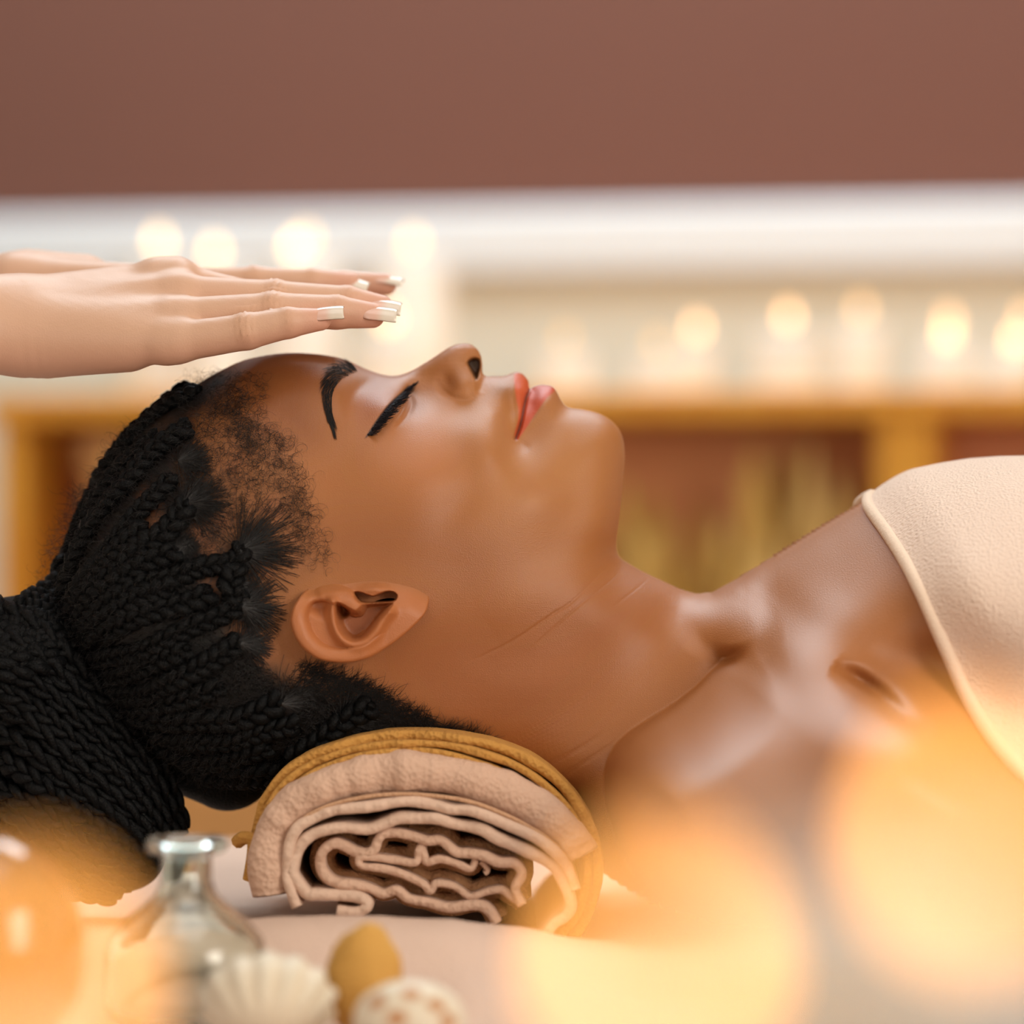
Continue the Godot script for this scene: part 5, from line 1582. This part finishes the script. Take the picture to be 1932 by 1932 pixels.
	for side in [1.0, -1.0]:
		var base := mb.v.size()
		for u in nu:
			var b := bord[u]
			var t := float(u) / (nu - 1)
			for v in nv:
				var s := float(v) / (nv - 1)
				var x := b.x + (72.0 - b.x) * pow(s, 1.6)
				# height: the border at the open edge, an even share of the side further on
				var thick := lerpf(0.24, 0.72, smoothstep(0.0, 2.2, x - b.x))
				var slope := (_height_of(torso_chest, x + 0.4) - _height_of(torso_chest, x - 0.4)) / 0.8
				var ty := _height_of(torso_chest, x) + thick * sqrt(1.0 + slope * slope)
				var y := ty + minf(b.y - _height_of(torso_chest, b.x) - start, 0.0) * (1.0 + 0.12 * minf((x - b.x) / 12.0, 1.0))
				y = maxf(y, -18.0)
				var w := maxf(torso_at(x, y, thick), 0.0)
				var ripple := 0.10 * sin(x * 0.55 + y * 0.9) + 0.06 * sin(x * 1.3 - y * 0.6)
				w += ripple * smoothstep(1.0, 4.0, w)
				if u == 0: w = 0.0
				mb.vert(Vector3(x, y, side * w))
		for u in nu - 1:
			for v in nv - 1:
				var a := base + u * nv + v
				if side > 0: mb.quad(a, a + 1, a + 1 + nv, a + nv)
				else: mb.quad(a, a + nv, a + 1 + nv, a + 1)
	mb.smooth(0, false)
	for u0 in 2:
		for v in nv:
			var k0 := u0 * nu * nv + v
			mb.n[k0] = Vector3(mb.n[k0].x, mb.n[k0].y, 0).normalized()
	var vel := terry(peach, 0.09, 24.0)
	part("cloth", mb, vel, wrap)
	for side in [1.0, -1.0]:
		mb = MB.new()
		var q := PackedVector3Array()
		for u in nu:
			var b := bord[u]
			var w := torso_at(b.x, b.y, 0.2) if u > 0 else 0.0
			q.append(Vector3(b.x + 0.12, b.y, side * maxf(w, 0.0)))
		tube(mb, q, 0.27, 0.34, 10)
		part("hem", mb, terry(lin(0.84, 0.66, 0.52), 0.03, 22.0), wrap)

func _lift(l: PackedVector2Array, z: float) -> PackedVector3Array:
	var out := PackedVector3Array()
	for q in l: out.append(Vector3(q.x, q.y, z))
	return out

func _height_of(l: PackedVector2Array, x: float) -> float:
	for k in l.size() - 1:
		if l[k + 1].x >= x:
			return lerpf(l[k].y, l[k + 1].y, clampf((x - l[k].x) / maxf(l[k + 1].x - l[k].x, 1e-4), 0.0, 1.0))
	return l[-1].y

func bed() -> void:
	var t := thing("massage_table", "padded massage table on wooden legs under the sheet", "table", Vector3(40, -93, 2))
	var mb := MB.new()
	box(mb, Vector3(45, -25.3, 3), Vector3(212, 8, 82), 2.0)
	part("mattress", mb, mat(lin(0.5, 0.4, 0.32), 0.6), t)
	mb = MB.new()
	box(mb, Vector3(45, -32.3, 3), Vector3(206, 6, 76), 0.5)
	part("frame", mb, wood(), t)
	for x in [-50.0, 140.0]:
		for z in [-30.0, 36.0]:
			mb = MB.new()
			box(mb, Vector3(x, -64.2, z), Vector3(7, 57.6, 7), 0.5)
			part("leg", mb, wood(), t)
	# the sheet, draped over the edges
	mb = MB.new()
	var nz := FastNoiseLite.new()
	nz.seed = 4
	nz.frequency = 0.03
	var xs := steps([-62.0, 1.2, -24.0, 0.5, 30.0, 1.5, 152.0])
	var zs := steps([-60.0, 1.5, -38.0, 1.0, -2.0, 0.4, 46.0, 1.5, 68.0])
	for z in zs:
		for x in xs:
			var px := x
			var pz := z
			var y := -18.6 + 0.5 * nz.get_noise_2d(x * 1.2, z * 1.2) + 0.25 * nz.get_noise_2d(x * 4.0, z * 3.0)
			# a soft fold running along the front of the roll
			var ridge := z - (22.0 + 0.12 * x)
			y += 0.7 * exp(-ridge * ridge / 3.0) * smoothstep(-8.0, 4.0, x)
			var hump := Vector2((x + 8.0) / 10.5, (z - 15.5) / 4.5).length()
			y += 1.75 * exp(-hump * hump)
			y -= 2.0 * smoothstep(17.0, 24.0, z)
			var over_z := maxf(absf(z - 3.0) - 41.0, 0.0)
			if over_z > 0.0:
				pz = 3.0 + signf(z - 3.0) * (41.0 + 2.6 * (1.0 - exp(-over_z / 2.6)) + 0.5 * sin(x * 0.35))
				y -= maxf(over_z - 1.0, 0.0)
			var ox := maxf(absf(x - 45.0) - 106.0, 0.0)
			mb.vert(Vector3(px, y - ox * 0.2, pz))
	var nx := xs.size()
	for a in zs.size() - 1:
		for b in nx - 1:
			var k := a * nx + b
			mb.quad(k, k + 1, k + 1 + nx, k + nx)
	mb.smooth(0, false)
	if mb.n[nx * 40 + 40].y < 0.0:
		var k := 0
		while k < mb.i.size():
			var q := mb.i[k + 1]
			mb.i[k + 1] = mb.i[k + 2]; mb.i[k + 2] = q
			k += 3
		for j in mb.n.size(): mb.n[j] = -mb.n[j]
	solo("sheet", mb, terry(lin(0.72, 0.53, 0.43), 0.05, 16.0), "blush pink terry sheet spread over the massage table", "sheet", Vector3(45, -18.6, 3))

func wood() -> StandardMaterial3D:
	if not noise_cache.has("wood_mat"):
		var g := Gradient.new()
		g.set_color(0, Color(0.86, 0.55, 0.17))
		g.set_color(1, Color(0.95, 0.70, 0.27))
		var m := mat(Color.WHITE, 0.45, 0.4)
		m.albedo_texture = noise_tex("wood", FastNoiseLite.TYPE_SIMPLEX_SMOOTH, 0.012, 4, 512, g, 9)
		m.uv1_triplanar = true
		m.uv1_scale = Vector3(9, 1.2, 9)
		noise_cache["wood_mat"] = m
	return noise_cache["wood_mat"]

# ---------------------------------------------------------------- the room, turned 12 degrees to the table
const TURN := -12.0

func rb() -> Basis:
	return Basis(Vector3.UP, deg_to_rad(TURN))

func slab(called: String, lo: Vector3, hi: Vector3, m: Material, ch := 0.2) -> MeshInstance3D:   # part of the room, in its own axes
	var mb := MB.new()
	box(mb, rb() * ((lo + hi) * 0.5), hi - lo, ch, rb())
	return solo(called, mb, m, "", "", rb() * Vector3((lo.x + hi.x) * 0.5, lo.y, (lo.z + hi.z) * 0.5), "", "structure")

func room() -> void:
	var cream := mat(lin(0.80, 0.75, 0.63), 0.85, 0.3)
	var brown := mat(lin(0.185, 0.081, 0.060), 0.8, 0.3)
	relief(brown, noise_tex("plaster", FastNoiseLite.TYPE_SIMPLEX_SMOOTH, 0.03, 3, 256), 0.05, 3.0)
	var white := mat(lin(0.78, 0.80, 0.83), 0.5, 0.4)
	slab("floor", Vector3(-260, -103, -210), Vector3(240, -93, 340), mat(lin(0.36, 0.25, 0.16), 0.5, 0.4))
	slab("ceiling", Vector3(-260, 187, -210), Vector3(240, 197, 340), mat(lin(0.8, 0.78, 0.74), 0.9, 0.2))
	slab("wall_back", Vector3(-260, -93, -210), Vector3(240, 27, -200), cream)
	slab("wall_back", Vector3(-260, 27, -210), Vector3(240, 187, -200), brown)
	slab("trim_1", Vector3(-250, 23.6, -200), Vector3(230, 30.7, -198), white, 1.0)
	slab("wall_left", Vector3(-260, -93, -200), Vector3(-250, 187, 330), cream)
	# right wall with its window, front wall with a window added for fill light
	slab("wall_right", Vector3(230, -93, -200), Vector3(240, 187, 90), cream)
	slab("wall_right", Vector3(230, -93, 270), Vector3(240, 187, 330), cream)
	slab("wall_right", Vector3(230, -93, 90), Vector3(240, -20, 270), cream)
	slab("wall_right", Vector3(230, 160, 90), Vector3(240, 187, 270), cream)
	slab("wall_front", Vector3(-260, -93, 330), Vector3(-170, 187, 340), cream)
	slab("wall_front", Vector3(-20, -93, 330), Vector3(240, 187, 340), cream)
	slab("wall_front", Vector3(-170, -93, 330), Vector3(-20, -20, 340), cream)
	slab("wall_front", Vector3(-170, 160, 330), Vector3(-20, 187, 340), cream)
	slab("baseboard_back", Vector3(-250, -93, -200), Vector3(230, -84, -198.5), white)
	var pane := mat(Color(0.95, 0.96, 1.0), 0.9, 0.1)
	pane.emission_enabled = true
	pane.emission = Color(1.0, 0.97, 0.94)
	pane.emission_energy_multiplier = 1.0
	var w := slab("window_1", Vector3(234, -20, 90), Vector3(236, 160, 270), pane)
	for k in 3:
		_bar(w, Vector3(231, -20, 90 + 87.0 * k), Vector3(238, 160, 96 + 87.0 * k), white)
	_bar(w, Vector3(231, -20, 90), Vector3(238, -14, 270), white)
	_bar(w, Vector3(231, 154, 90), Vector3(238, 160, 270), white)
	var w2 := slab("added_window_2", Vector3(-170, -20, 334), Vector3(-20, 160, 336), pane)
	for k in 3:
		_bar(w2, Vector3(-170 + 72.0 * k, -20, 331), Vector3(-164 + 72.0 * k, 160, 338), white)
	_bar(w2, Vector3(-170, -20, 331), Vector3(-20, -14, 338), white)
	for c in [[Vector3(-50, 184.5, -5), Vector3(70, 187, 115)], [Vector3(-90, 184.5, -175), Vector3(70, 187, -85)]]:  # fill panels added out of view, with glowing diffusers
		var l := thing("added_ceiling_light", "flat white fill light panel added on the ceiling above the %s" % ["massage table" if c[0].z > -50 else "candle cabinet"], "light", rb() * ((c[0] + c[1]) * 0.5))
		var mb := MB.new()
		box(mb, rb() * ((c[0] + c[1]) * 0.5 + Vector3(0, 0.6, 0)), c[1] - c[0] + Vector3(4, -1, 4), 0.3, rb())
		part("frame", mb, white, l)
		mb = MB.new()
		box(mb, rb() * ((c[0] + c[1]) * 0.5 - Vector3(0, 0.6, 0)), c[1] - c[0] - Vector3(0, 1.2, 0), 0.3, rb())
		part("diffuser", mb, pane, l)

func _bar(w: MeshInstance3D, lo: Vector3, hi: Vector3, m: Material) -> void:
	var mb := MB.new()
	box(mb, rb() * ((lo + hi) * 0.5), hi - lo, 0.4, rb())
	var o := MeshInstance3D.new()
	o.name = "window_frame"
	o.mesh = mb.mesh((w.position - SET) * 100.0)
	o.material_override = m
	w.add_child(o, true)

func flame(root: Node3D, at: Vector3, r: float, h: float, col: Color, energy: float, light: float, sub: Node3D = null) -> void:
	var m := mat(Color(1.0, 0.8, 0.5), 1.0, 0.0)
	m.emission_enabled = true
	m.emission = col
	m.emission_energy_multiplier = energy
	var prof := PackedVector2Array()
	for k in 15:
		var t := k / 14.0
		prof.append(Vector2(r * pow(sin(PI * pow(t, 0.72)), 0.85) + (0.001 if k % 14 == 0 else 0.0), (t - 0.42) * h))
	var mb := MB.new()
	lathe(mb, prof, at, 20)
	part("flame", mb, m, root, sub)
	if light > 0.0:
		var o := OmniLight3D.new()
		o.name = "candle_light"
		o.light_color = Color(1.0, 0.84, 0.62)
		o.light_energy = light
		o.light_size = 0.01
		o.omni_range = 8.0
		o.omni_attenuation = 2.0
		o.shadow_enabled = true
		o.position = SET + at * 0.01
		add_child(o, true)

func candle(label: String, group: String, flame_at: Vector3, foot: float, r: float, col: Color, energy: float, light: float, fr := 0.45, fh := 1.8, lit := true, pale := 0.84) -> Node3D:
	var at := Vector3(flame_at.x, foot, flame_at.z)
	var c := thing("candle", label, "candle", at, group)
	var top := flame_at.y - fh * 0.42 - 0.75
	var mb := MB.new()
	lathe(mb, PackedVector2Array([Vector2(0.001, foot), Vector2(r * 0.96, foot), Vector2(r, foot + 0.15), Vector2(r, top - 0.3), Vector2(r * 0.97, top - 0.06), Vector2(r * 0.88, top), Vector2(r * 0.7, top - 0.12), Vector2(r * 0.3, top - 0.32), Vector2(0.001, top - 0.36)]), Vector3(at.x, 0, at.z), 40)
	var wax := mat(lin(pale, pale * 0.985, pale * 0.96), 0.5, 0.4)
	part("wax", mb, wax, c)
	mb = MB.new()
	tube(mb, PackedVector3Array([Vector3(at.x, top - 0.4, at.z), Vector3(at.x, top + 0.2, at.z), Vector3(at.x + 0.08, top + 0.75, at.z)]), 0.07, 0.05, 6)
	part("wick", mb, mat(lin(0.03, 0.025, 0.02), 0.9, 0.1), c)
	if lit: flame(c, flame_at, fr, fh, col, energy, light)
	return c

func background() -> void:
	var b := rb()
	var top := 10.5
	for n in 2:
		var x0 := -79.3 if n == 0 else 2.6
		var x1 := 2.4 if n == 0 else 84.0
		var c := thing("cabinet", "honey coloured wooden open cabinet %s" % ["with golden dried plants on its shelf, behind the woman's face" if n == 0 else "adjoining the one with dried plants, behind the bath towel"], "cabinet", b * Vector3((x0 + x1) * 0.5, -93, -167))
		var w := wood()
		var back := mat(lin(0.72, 0.31, 0.14) if n == 0 else lin(0.70, 0.32, 0.17), 0.7, 0.3)
		for q in [["top_board", Vector3(x0 - (1.0 if n == 0 else 0.0), top - 2.4, -186), Vector3(x1 + 0.0, top, -149.5), w], ["side_panel", Vector3(x0, -93, -185), Vector3(x0 + 2.3, top - 2.4, -150), w], ["side_panel", Vector3(x1 - 2.3, -93, -185), Vector3(x1, top - 2.4, -150), w],
				["back_panel", Vector3(x0 + 2.3, -88, -164), Vector3(x1 - 2.3, top - 2.4, -162.5), back], ["shelf", Vector3(x0 + 2.3, -38, -183), Vector3(x1 - 2.3, -35.6, -151), w], ["shelf", Vector3(x0 + 2.3, -90, -183), Vector3(x1 - 2.3, -87.6, -151), w]]:
			var mb := MB.new()
			box(mb, b * ((q[1] + q[2]) * 0.5), q[2] - q[1], 0.25, b)
			part(q[0], mb, q[3], c)
	# a tan box at the near-left end of the shelf
	var bx := thing("storage_box", "tan cardboard box standing in the cabinet behind the braided hair", "box", b * Vector3(-62, -35.6, -156.8))
	var mb2 := MB.new()
	box(mb2, b * Vector3(-62, -15.5, -156.8), Vector3(19, 40, 9.6), 0.5, b)
	part("carton", mb2, mat(lin(0.66, 0.34, 0.13), 0.8, 0.2), bx)
	mb2 = MB.new()
	box(mb2, b * Vector3(-62, 4.9, -156.8), Vector3(19.8, 3.0, 10.4), 0.4, b)
	part("lid", mb2, mat(lin(0.70, 0.38, 0.15), 0.8, 0.2), bx)
	# dried plants
	var rng := RandomNumberGenerator.new()
	rng.seed = 12
	var leaf_m := [mat(lin(0.80, 0.52, 0.15), 0.7, 0.3), mat(lin(0.86, 0.62, 0.24), 0.7, 0.3), mat(lin(0.62, 0.36, 0.09), 0.7, 0.3)]
	var spots := [Vector3(-20.437, -2.069, -157), Vector3(-14.816, -4.392, -156), Vector3(-9.543, 0.747, -157), Vector3(-5.15, 0.746, -157.5), Vector3(-11.227, -5.746, -154), Vector3(-22.884, -5.354, -156)]
	var names := ["golden dried plant in a round pot, just beyond the woman's chin", "golden dried plant in a round pot above the hollow of her throat", "tallest olive gold dried plant, right of the middle of the shelf", "olive gold dried plant nearest the cabinet's upright, behind the towel's edge", "low golden dried plant in front of the taller ones, above the collar bone", "golden dried plant mostly hidden behind the woman's throat"]
	for n in spots.size():
		var at: Vector3 = spots[n]
		var p := thing("dried_plant", names[n], "plant", b * Vector3(at.x, -35.6, at.z), "dried plants in the cabinet")
		var mb := MB.new()
		lathe(mb, PackedVector2Array([Vector2(0.001, -35.6), Vector2(3.2, -35.6), Vector2(4.6, -32), Vector2(5.0, -29), Vector2(4.4, -25.5), Vector2(3.9, -24.8), Vector2(3.7, -25.4), Vector2(4.3, -29), Vector2(0.001, -30)]), b * Vector3(at.x, 0, at.z), 32)
		part("pot", mb, mat(lin(0.35, 0.2, 0.07), 0.6, 0.3), p)
		for k in 22:
			mb = MB.new()
			var a := rng.randf() * TAU
			var rise := at.y + rng.randf_range(-13.0, 5.0)
			var reach := rng.randf_range(1.5, 6.5)
			var root := Vector3(at.x + cos(a) * 0.6, -27.0, at.z + sin(a) * 0.6)
			var tip := Vector3(at.x + cos(a) * reach, rise, at.z + sin(a) * reach * 0.5)
			var side := Vector3(-sin(a), 0, cos(a))
			for s in 9:
				var t := s / 8.0
				var mid := root.lerp(tip, t) + Vector3(0, sin(t * PI) * 2.0, 0)
				var wd := 0.25 + 3.1 * pow(sin(PI * clampf(t * 0.8 + 0.2, 0.0, 1.0)), 1.4) * t
				for u in 3:
					mb.vert(b * (mid + side * wd * (u - 1.0) + Vector3(cos(a), 0, sin(a)) * (0.35 * absf(u - 1.0))))
			for s in 8:
				for u in 2:
					var i := s * 3 + u
					mb.quad(i, i + 1, i + 4, i + 3)
			mb.smooth(0, false)
			part("leaf", mb, leaf_m[k % 3], p)
	# candles on the cabinet: tall pillars at one end, votives along the rest
	var warm := Color(1.0, 0.84, 0.62)
	var g := "white pillar candles on the cabinet"
	var tall := [[Vector3(-69.157, 25.422, -166), "tall lit white pillar candle behind the therapist's knuckles, farthest from the face", 3.2, 4.6], [Vector3(-61.339, 23.761, -158), "lit white pillar candle second along the cabinet, a little lower than its neighbours", 3.0, 4.2], [Vector3(-54.273, 24.232, -160), "brightest lit white pillar candle, above the therapist's knuckle creases", 3.0, 5.0], [Vector3(-56.478, 25.91, -172), "lit white pillar candle half hidden behind the brightest one", 3.0, 3.0], [Vector3(-45.568, 25.2, -170), "tall lit white pillar candle just beyond the fingertips", 3.4, 3.2], [Vector3(-44.995, 17.438, -158), "short lit white pillar candle whose flame shows under the fingertips", 3.2, 4.0]]
	for t in tall:
		var q: Vector3 = t[0]
		candle(t[1], g, b * q, top, t[2], warm, t[3] * 0.75, 0.0003, 0.45, 1.8, true, 0.95)
	g = "white votive candles on the cabinet"
	var low := [[Vector3(-29.526, 15.65, -162), "pale votive candle just above the woman's chin, its flame barely seen", 2.1, 0.6], [Vector3(-20.37, 14.906, -158), "white votive candle between the chin candle and the brightest votive", 2.0, 0.7], [Vector3(-18.399, 16.786, -168), "small votive candle with a rosy flame, set behind the others", 1.5, 3.0], [Vector3(-8.916, 17.337, -160), "largest white votive candle, brightest of those over the shelf of dried plants", 2.5, 3.0], [Vector3(-3.789, 18.532, -172), "faint tall votive candle at the back, left of the cabinet's upright", 1.9, 1.6], [Vector3(5.364, 15.499, -158), "white votive candle just past the cabinet's upright", 2.1, 3.2], [Vector3(4.031, 17.577, -174), "lit votive candle close behind the one past the upright", 1.6, 2.2], [Vector3(11.266, 14.978, -158), "white votive candle at the very edge of the picture", 2.1, 3.2], [Vector3(11.184, 17.639, -172), "lit votive candle half out of the picture behind the last one", 1.7, 2.0]]
	for t in low:
		var q: Vector3 = t[0]
		candle(t[1], g, b * q, top, t[2] * 1.2, Color(1.0, 0.78, 0.58), t[3], 0.0002, 0.45, 1.8, true, 0.93)

func glass(col: Color, a := 0.04, rough := 0.03) -> StandardMaterial3D:
	var m := mat(col, rough, 0.5)
	m.albedo_color.a = a
	m.transparency = BaseMaterial3D.TRANSPARENCY_ALPHA
	m.refraction_enabled = true
	m.refraction_scale = 0.05
	return m

func foreground() -> void:
	# squat glass bottle
	var at := Vector3(-12.949, -19.593, 23)
	var bo := thing("glass_bottle", "small squat clear glass bottle with a flat lip, standing on the sheet", "bottle", Vector3(at.x, -20.5, at.z))
	var mb := MB.new()
	lathe(mb, PackedVector2Array([Vector2(0.001, -20.4), Vector2(2.6, -20.4), Vector2(3.1, -20.1), Vector2(3.25, -19.6), Vector2(3.25, -17.6), Vector2(3.05, -16.9), Vector2(2.4, -16.2), Vector2(1.7, -15.65), Vector2(1.2, -15.2), Vector2(1.02, -14.7), Vector2(1.0, -13.75), Vector2(1.1, -13.6), Vector2(1.48, -13.52), Vector2(1.62, -13.35), Vector2(1.62, -13.1), Vector2(1.5, -12.93), Vector2(0.95, -12.9), Vector2(0.75, -13.02), Vector2(0.72, -13.6), Vector2(0.74, -14.8), Vector2(0.95, -15.35), Vector2(1.5, -15.9), Vector2(2.25, -16.45), Vector2(2.75, -17.1), Vector2(2.95, -17.7), Vector2(2.95, -19.5), Vector2(2.65, -19.95), Vector2(0.001, -19.95)]), Vector3(at.x, 0, at.z), 56)
	part("body", mb, glass(Color(0.97, 1.0, 0.98), 0.01), bo)
	# dark glass bowl at the corner
	at = Vector3(-19.434, -16.663, 34)
	var bw := thing("glass_bowl", "smoky round glass bowl in the lower corner, in front of the ponytail", "bowl", Vector3(at.x, -20.5, at.z))
	mb = MB.new()
	var prof := PackedVector2Array()
	for k in 19:
		var a := -PI * 0.5 + k / 18.0 * PI * 0.93
		prof.append(Vector2(maxf(3.75 * cos(a), 0.001), -16.1 + 4.35 * sin(a)))
	for k in range(18, -1, -1):
		var a := -PI * 0.5 + k / 18.0 * PI * 0.93
		prof.append(Vector2(maxf(3.5 * cos(a), 0.001), -16.1 + 4.1 * sin(a)))
	lathe(mb, prof, Vector3(at.x, 0, at.z), 56)
	part("body", mb, glass(Color(0.62, 0.5, 0.42), 0.10), bw)
	# shells and a stone
	var cream := painted(0.5, 0.4)
	at = Vector3(-9.326, -18.793, 29)
	var s1 := thing("seashell", "cream ribbed scallop shell leaning in front of the glass bottle", "shell", Vector3(at.x, -20.5, at.z))
	mb = MB.new()
	_shell(mb, Vector3(at.x, -18.7, at.z), 2.6, 1.85, 14.0, 0.0)
	part("body", mb, cream, s1)
	at = Vector3(-3.841, -19.126, 32)
	var s2 := thing("seashell", "round cream shell with rusty brown spots, beside the tan stone", "shell", Vector3(at.x, -20.5, at.z))
	mb = MB.new()
	_shell(mb, Vector3(at.x, -19.0, at.z), 2.1, 1.5, 0.0, 1.0)
	part("body", mb, cream, s2)
	at = Vector3(-5.743, -18.263, 26)
	var st := thing("stone", "golden tan rounded stone standing on end behind the spotted shell", "stone", Vector3(at.x, -20.4, at.z))
	mb = MB.new()
	var nz := FastNoiseLite.new()
	nz.frequency = 0.25
	for v in 25:
		var th := PI * v / 24.0
		for u in 32:
			var ph := TAU * u / 32.0
			var d := Vector3(sin(th) * cos(ph), cos(th), sin(th) * sin(ph))
			var r := 1.0 + 0.16 * nz.get_noise_3d(d.x * 4, d.y * 4, d.z * 4)
			mb.vert(Vector3(at.x, -18.2, at.z) + Vector3(d.x * 1.5 * (1.0 - 0.10 * d.y) + d.y * 0.12, d.y * 2.2, d.z * 1.2) * r)
	_wrap(mb, 25, 32)
	mb.smooth()
	var sm := mat(lin(0.62, 0.34, 0.09), 0.8, 0.2)
	part("body", mb, relief(sm, noise_tex("terry", FastNoiseLite.TYPE_CELLULAR, 0.06, 1, 512, null, 3), 0.06, 12.0), st)
	# three lit candles and an unlit one on a small table close by
	var hot := Color(1.0, 0.66, 0.31)
	var tab := thing("side_table", "small round white side table carrying lit candles close by", "table", Vector3(0, -93, 128))
	mb = MB.new()
	lathe(mb, PackedVector2Array([Vector2(0.001, -14.2), Vector2(13.5, -14.2), Vector2(14, -13.8), Vector2(14, -13.2), Vector2(13.6, -12.8), Vector2(0.001, -12.8)]), Vector3(0, 0, 128), 64)
	part("table_top", mb, mat(lin(0.75, 0.73, 0.70), 0.5), tab)
	mb = MB.new()
	lathe(mb, PackedVector2Array([Vector2(0.001, -93), Vector2(11, -93), Vector2(11, -91.6), Vector2(2.4, -90), Vector2(1.8, -88), Vector2(1.8, -16), Vector2(4, -14.2), Vector2(0.001, -14.2)]), Vector3(0, 0, 128), 40)
	part("leg", mb, mat(lin(0.75, 0.73, 0.70), 0.5), tab)
	var g := "lit candles close to the view"
	candle("blurred lit candle close by, its glow over the woman's upper arm", g, Vector3(4.828, -3.419, 131.5), -12.8, 1.7, hot, 8.5, 0.0004, 0.33, 1.15, true, 0.46)
	candle("blurred lit candle close by, its glow over the end of the towel roll", g, Vector3(1.513, -4.69, 131.5), -12.8, 1.6, hot, 8.5, 0.0004, 0.33, 1.15, true, 0.46)
	candle("blurred lit candle close by, its glow over the smoky glass bowl", g, Vector3(-5.032, -5.049, 131.5), -12.8, 1.6, hot, 8.5, 0.0004, 0.33, 1.15, true, 0.46)
	candle("blurred unlit white candle between the two candles that glow over arm and towel", "", Vector3(4.158, -2.737, 125), -12.8, 2.3, hot, 0.0, 0.0, 0.42, 1.7, false, 0.52)

func _wrap(mb: MB, rows: int, sides: int) -> void:
	for v in rows - 1:
		for u in sides:
			var a := v * sides + u
			var b := v * sides + (u + 1) % sides
			mb.quad(a, b, b + sides, a + sides)

func _shell(mb: MB, at: Vector3, r: float, h: float, ribs: float, spots: float) -> void:
	var nz := FastNoiseLite.new()
	nz.seed = 8
	nz.frequency = 0.5
	for v in 33:
		var th := PI * v / 32.0
		for u in 84:
			var ph := TAU * u / 84.0
			var d := Vector3(sin(th) * cos(ph), cos(th), sin(th) * sin(ph))
			var fan := atan2(d.x, d.y + 1.05)
			var k := 1.0 + (0.045 * cos(fan * ribs * 2.0) if ribs > 0.0 else 0.03 * nz.get_noise_3d(d.x * 3, d.y * 3, d.z * 3))
			var c := Color(0.76, 0.68, 0.54)
			if spots > 0.0:
				for q in [Vector3(0.05, 0.75, 0.62), Vector3(-0.55, 0.55, 0.6), Vector3(0.5, 0.5, 0.7), Vector3(-0.2, 0.2, 0.95), Vector3(0.7, 0.1, 0.7)]:
					c = c.lerp(Color(0.48, 0.20, 0.06), smoothstep(0.26, 0.12, d.distance_to(q)))
			elif ribs > 0.0:
				c = c.lerp(Color(0.62, 0.44, 0.26), 0.35 * (0.5 - 0.5 * cos(fan * ribs * 2.0)))
			mb.paint = c
			mb.vert(at + Vector3(d.x * r, d.y * h, d.z * r * 0.75) * k)
	_wrap(mb, 33, 84)
	mb.smooth()
